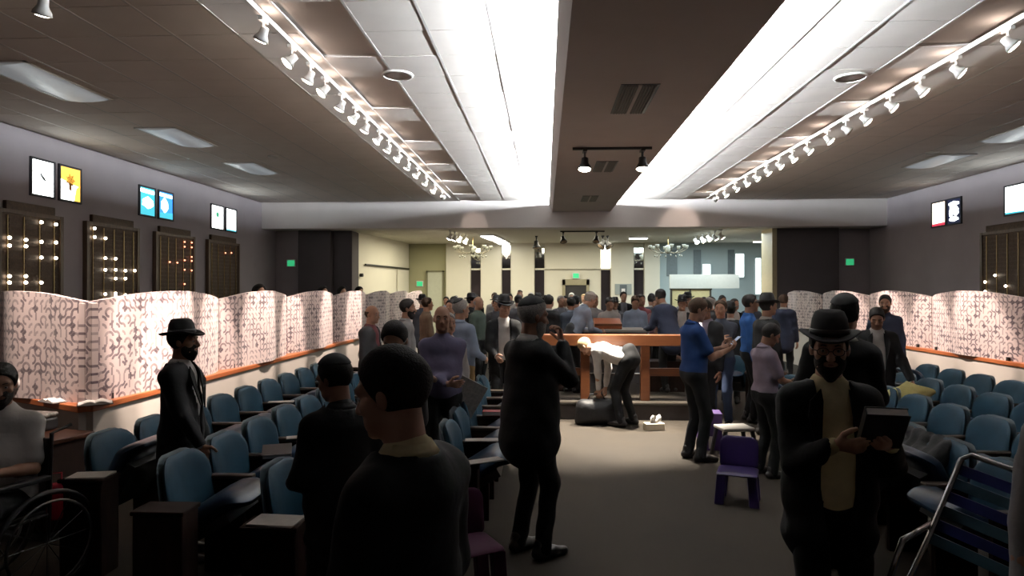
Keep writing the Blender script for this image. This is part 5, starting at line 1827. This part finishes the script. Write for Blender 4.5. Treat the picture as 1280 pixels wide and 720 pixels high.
person('dark-haired person in black jacket behind the light blue shirt', -1.58, 11.0, 200, 1.655, tier='C', hair='black', shirt='darkgrey', jacket='black', skin='light')
person('bald man in dark green shirt behind the man in suit', -1.22, 12.0, 120, 1.70, tier='C', hair='grey', bald=True, shirt='green', skin='light')
person('man in dark jacket with black hair beside the bald man', -0.92, 12.6, 185, 1.66, tier='C', hair='black', shirt='darkgrey', jacket='charcoal', skin='tan')

# --- middle right
person('man in dark T-shirt with folded arms facing the camera', 2.37, 8.98, 205, 1.68, tier='B', hair='brown', shirt='slate', sleeves='short', trousers='jeans', skin='light', hands=[(0.06, 0.25, 1.18), (-0.05, 0.27, 1.22)], hand_dirs=[(0.9, 0.15, 0.1), (-0.9, 0.15, 0)], palms=[(0, -1, 0.2), (0, -1, 0.2)])
person('man in wide black hat and black suit in profile facing right', 2.78, 8.35, 76, 1.735, tier='B', hair='black', hat='widehat', shirt='white', jacket='black', open_=0.03, skin='light')
person('man in bright blue shirt behind the man in wide hat', 2.84, 9.25, 100, 1.755, tier='B', hair='black', shirt='blue', trousers='black', skin='tan')
person('man in black hat and coat seen from behind near right panels', 2.98, 10.7, 20, 1.60, tier='C', hair='black', hat='fedora', shirt='white', jacket='black', open_=0.0, skin='light')
person('man in dark jacket talking beside the man in polo', 2.04, 8.42, 230, 1.70, tier='B', hair='black', shirt='lilac', sleeves='long', jacket='black', open_=0.06, skin='tan', head=(5, 15))

# --- around and behind the platform
person('man in light blue shirt and white cap leaning over the platform', 0.42, 10.15, 62, 1.62, z=0.25, tier='B', hair='grey', hat='whitecap', shirt='lightblue', trousers='black', skin='light', lean=30, hands=[(-0.2, 0.45, 1.0), (0.15, 0.48, 1.0)])
person('man in dark suit leaning on the platform railing at right', 1.93, 10.25, 335, 1.62, z=0.25, tier='B', hair='black', hat='bigkippah', shirt='white', jacket='navy', open_=0.0, skin='light', lean=22, hands=[(-0.2, 0.42, 1.02), (0.15, 0.42, 1.0)])
person('man in white shirt with black hair behind the reading table', 1.22, 12.5, 178, 1.69, tier='C', hair='black', shirt='white', skin='light', head=(0, 22))
person('man in pale grey shirt behind the book slope', 0.95, 12.75, 160, 1.735, tier='C', hair='brown', shirt='grey', skin='tan')
person('man in light blue shirt looking down behind the reading table', 1.72, 12.6, 185, 1.72, tier='C', hair='brown', shirt='lightblue', skin='light', head=(0, 25), fat=0.03)
person('slim figure all in white far behind the platform', 1.12, 15.4, 180, 1.67, tier='C', hair='brown', shirt='white', trousers='white', skin='light')
person('man in pinkish shirt to the right behind the reading table', 2.18, 12.9, 220, 1.66, tier='C', hair='black', shirt='pink', skin='tan')
person('man in black hat and suit behind the leaning man', 2.48, 12.0, 190, 1.69, tier='C', hair='black', hat='fedora', shirt='white', jacket='black', open_=0.05, skin='tan')
person('man in maroon shirt between light blue shirt and pink shirt', 1.98, 13.6, 170, 1.73, tier='C', hair='black', shirt='maroon', skin='tan')
person('man in dark suit with black hair left of the platform', 0.08, 12.35, 30, 1.72, tier='C', hair='black', hat='kippah', shirt='white', jacket='black', skin='light')
person('dark-suited man in front of the far middle doorway', 0.62, 13.2, 20, 1.70, tier='C', hair='black', hat='bigkippah', shirt='white', jacket='charcoal', skin='light')
person('man with black kippah and dark jacket near the leaning blue shirt', 0.50, 12.6, 340, 1.68, tier='C', hair='black', hat='kippah', shirt='lightblue', jacket='slate', skin='tan')

# --- crowd at the back of the hall
far = [
    (-0.62, 16.2, 190, 1.80, 'white', None, 'brown', 'tall bald man in white shirt far back by third pilaster', True),
    (-0.90, 16.8, 170, 1.72, 'white', None, 'black', 'man in white shirt far back with dark hair', False),
    (-0.36, 17.0, 175, 1.74, 'white', None, 'black', 'woman in white with white headscarf by the dark window slot', False),
    (-1.75, 16.5, 200, 1.70, 'darkgrey', 'black', 'black', 'person in black jacket below the left chandelier', False),
    (-2.30, 16.9, 160, 1.66, 'white', None, 'grey', 'grey-haired person in white below the left chandelier', False),
    (-1.35, 17.6, 185, 1.74, 'grey', None, 'brown', 'person in grey shirt in front of the second pilaster', False),
    (-2.75, 18.2, 180, 1.64, 'lightblue', None, 'black', 'person in pale blue shirt far back at left', False),
    (0.75, 18.5, 180, 1.73, 'white', None, 'grey', 'person with white cap at the far middle doorway', False),
    (1.15, 19.3, 200, 1.70, 'white', None, 'fair', 'person in white at the right of the far doorway', False),
    (1.95, 16.4, 175, 1.78, 'darkgrey', 'black', 'black', 'man in black jacket below the bright mirror', False),
    (2.75, 16.0, 185, 1.74, 'purplegrey', None, 'brown', 'man in purple shirt below the notice board', False),
    (3.45, 16.4, 190, 1.72, 'grey', None, 'brown', 'man in grey shirt before the serving hatch', False),
    (4.05, 15.2, 170, 1.69, 'darkgrey', 'black', 'black', 'man in black jacket before the yellow hatch opening', False),
    (4.45, 14.4, 190, 1.66, 'slate', None, 'black', 'dark figure at the right end of yellow hatch opening', False),
]
for (x, y, ph, H, sh_, ja, ha, lb, bd) in far:
    person(lb, x, y, ph, H, tier='C', hair=ha, bald=bd, shirt=sh_, jacket=ja, skin=random.choice(['light', 'tan']), hat='whitecap' if 'white cap' in lb or 'headscarf' in lb else ('kippah' if random.random() < 0.5 else None), group='crowd at the back of the hall')
for (x, y, lb) in [(-4.55, 10.25, 'woman with black hair peeking over the left divider before memorial board'), (-4.7, 13.7, 'woman with dark hair peeking over the left divider beside the dark column'),
                   (-4.7, 15.0, 'second dark-haired woman peeking over the left divider under the column'), (-4.75, 16.6, 'woman with black hair over the left divider before the white wall')]:
    person(lb, x, y, 120, 1.70, z=0.2, tier='C', hair='black', shirt='darkgrey', skin='light', female=True, group='women behind the left divider')

extra = []
er = random.Random(11)
cols_ = ['black', 'charcoal', 'navy', 'slate', 'darkgrey', 'brown']
where = ['left of the chandelier pilasters', 'by the dark window slots', 'behind the platform railing', 'near the serving hatch']
spots_ = [(-2.55, 13.6), (-2.0, 14.4), (-1.5, 13.4), (-0.55, 13.6), (-0.15, 14.6), (0.35, 14.2), (0.50, 16.0), (1.55, 14.6), (2.3, 14.3), (2.9, 13.5), (3.35, 14.0), (3.75, 13.2), (3.05, 12.3), (-1.1, 14.9), (4.6, 12.9), (0.0, 15.6)]
names_ = ['dark-clothed person far left, between brown shirt and the panels', 'dark-clothed person below the left chandelier in the crowd', 'dark-haired person in dark jacket behind the black-jacketed one', 'dark-clothed person behind the man in suit and hat', 'dark-clothed person beside the tall bald man', 'person in dark jacket left of the far doorway',
          'person in dark clothes standing right in the far doorway', 'dark-clothed person behind the pale grey shirt', 'dark-clothed person behind the pinkish shirt', 'dark-clothed person under the notice board, nearer one', 'dark-clothed person in front of the grey shirt by hatch', 'dark-clothed person left of the yellow hatch opening',
          'dark-clothed person behind the dark T-shirt man', 'dark-clothed person between second and third pilaster', 'dark-clothed person close to the right panels at the back', 'dark-clothed person next to the third dark window slot']
for (x, y), lb in zip(spots_, names_):
    c_ = er.choice(cols_)
    person(lb, x, y, er.choice([0, 160, 180, 200, 90, 270, 30]), er.uniform(1.62, 1.74), tier='C', hair=er.choice(['black', 'black', 'brown', 'grey']), hat=er.choice([None, 'kippah', 'bigkippah', 'fedora']), shirt='white' if er.random() < 0.4 else c_, jacket=c_, open_=0.04, skin=er.choice(['light', 'tan']), group='crowd behind the platform')

# coat thrown over the aisle seats at right
ct = empty('draped_coat', (2.44, 4.72, 0.0), -R(270), 'black coat draped over the aisle seats at right', 'coat')
fc_ = Field()
for k in range(5):
    ox = -0.22 + 0.11 * k
    fc_.cone((ox, -0.24, 0.78), (ox + 0.02, -0.12, 0.60), 0.055, 0.06, 0.05)
    fc_.cone((ox + 0.02, -0.12, 0.58), (ox, 0.26, 0.56 + 0.02 * (k % 2)), 0.07, 0.06, 0.05)
    fc_.cone((ox, 0.26, 0.56), (ox * 1.1, 0.34, 0.34), 0.055, 0.03, 0.05)
np_object('cloth', [fc_.mesh(0.016, (), 0.006)], COAT, ct)
np_object('sleeve', [Field().cone((0.25, -0.10, 0.62), (0.34, 0.10, 0.50), 0.06, 0.05, 0.03).cone((0.34, 0.10, 0.50), (0.33, 0.26, 0.34), 0.05, 0.045, 0.03).mesh(0.016, (), 0.005)], COAT, ct)

# --- things people hold
def held_book(x, y, z, rz, rx, label):
    r_ = empty('prayer_book', (x, y, z), R(rz), label, 'book')
    r_.rotation_euler = (R(rx), 0, R(rz))
    cov = mat('book_cover_black', (0.012, 0.011, 0.012), 0.45, var=0.1)
    MB().box(-0.075, -0.004, -0.10, 0.075, 0.0, 0.10).build('front_cover', cov, r_, bevel=0.001)
    MB().box(-0.075, 0.034, -0.10, 0.075, 0.038, 0.10).build('back_cover', cov, r_, bevel=0.001)
    MB().box(-0.072, 0.0, -0.096, 0.070, 0.034, 0.096).build('page_block', PAPER, r_)
    MB().box(-0.079, -0.004, -0.10, -0.075, 0.038, 0.10).build('spine', cov, r_)
    return r_


held_book(1.335, 2.655, 1.265, -12, 40, 'thick black prayer book held by the man in hat')
phn = empty('smartphone', (2.02, 7.19, 1.245), R(-78), 'dark smartphone held by the man in blue polo', 'phone')
phn.rotation_euler = (R(-50), 0, R(-78))
MB().box(-0.036, -0.005, -0.02, 0.036, 0.004, 0.12).build('case', BLACK_METAL, phn, bevel=0.003)
MB().box(-0.033, -0.0062, -0.015, 0.033, -0.005, 0.115).build('screen', emis('phone_screen', (0.6, 0.7, 0.9), 0.25), phn)
bs = empty('paper_sheet', (2.54, 6.60, 0.93), R(-78), 'sheet of paper held by the boy', 'paper')
bs.rotation_euler = (R(-55), 0, R(-78))
MB().box(-0.10, -0.001, -0.10, 0.10, 0.001, 0.14).build('leaf', PAPER, bs)
nw = empty('newspaper', (-0.70, 5.86, 0.86), R(12), 'folded newspaper tucked under the balding man\'s arm', 'newspaper')
nw.rotation_euler = (R(10), R(28), R(14))
for k in range(3):
    MB().box(-0.13, k * 0.006, -0.20, 0.13, k * 0.006 + 0.005, 0.16).build('fold', mat('newsprint', (0.50, 0.48, 0.44), 0.85, var=0.25, scale=40), nw)
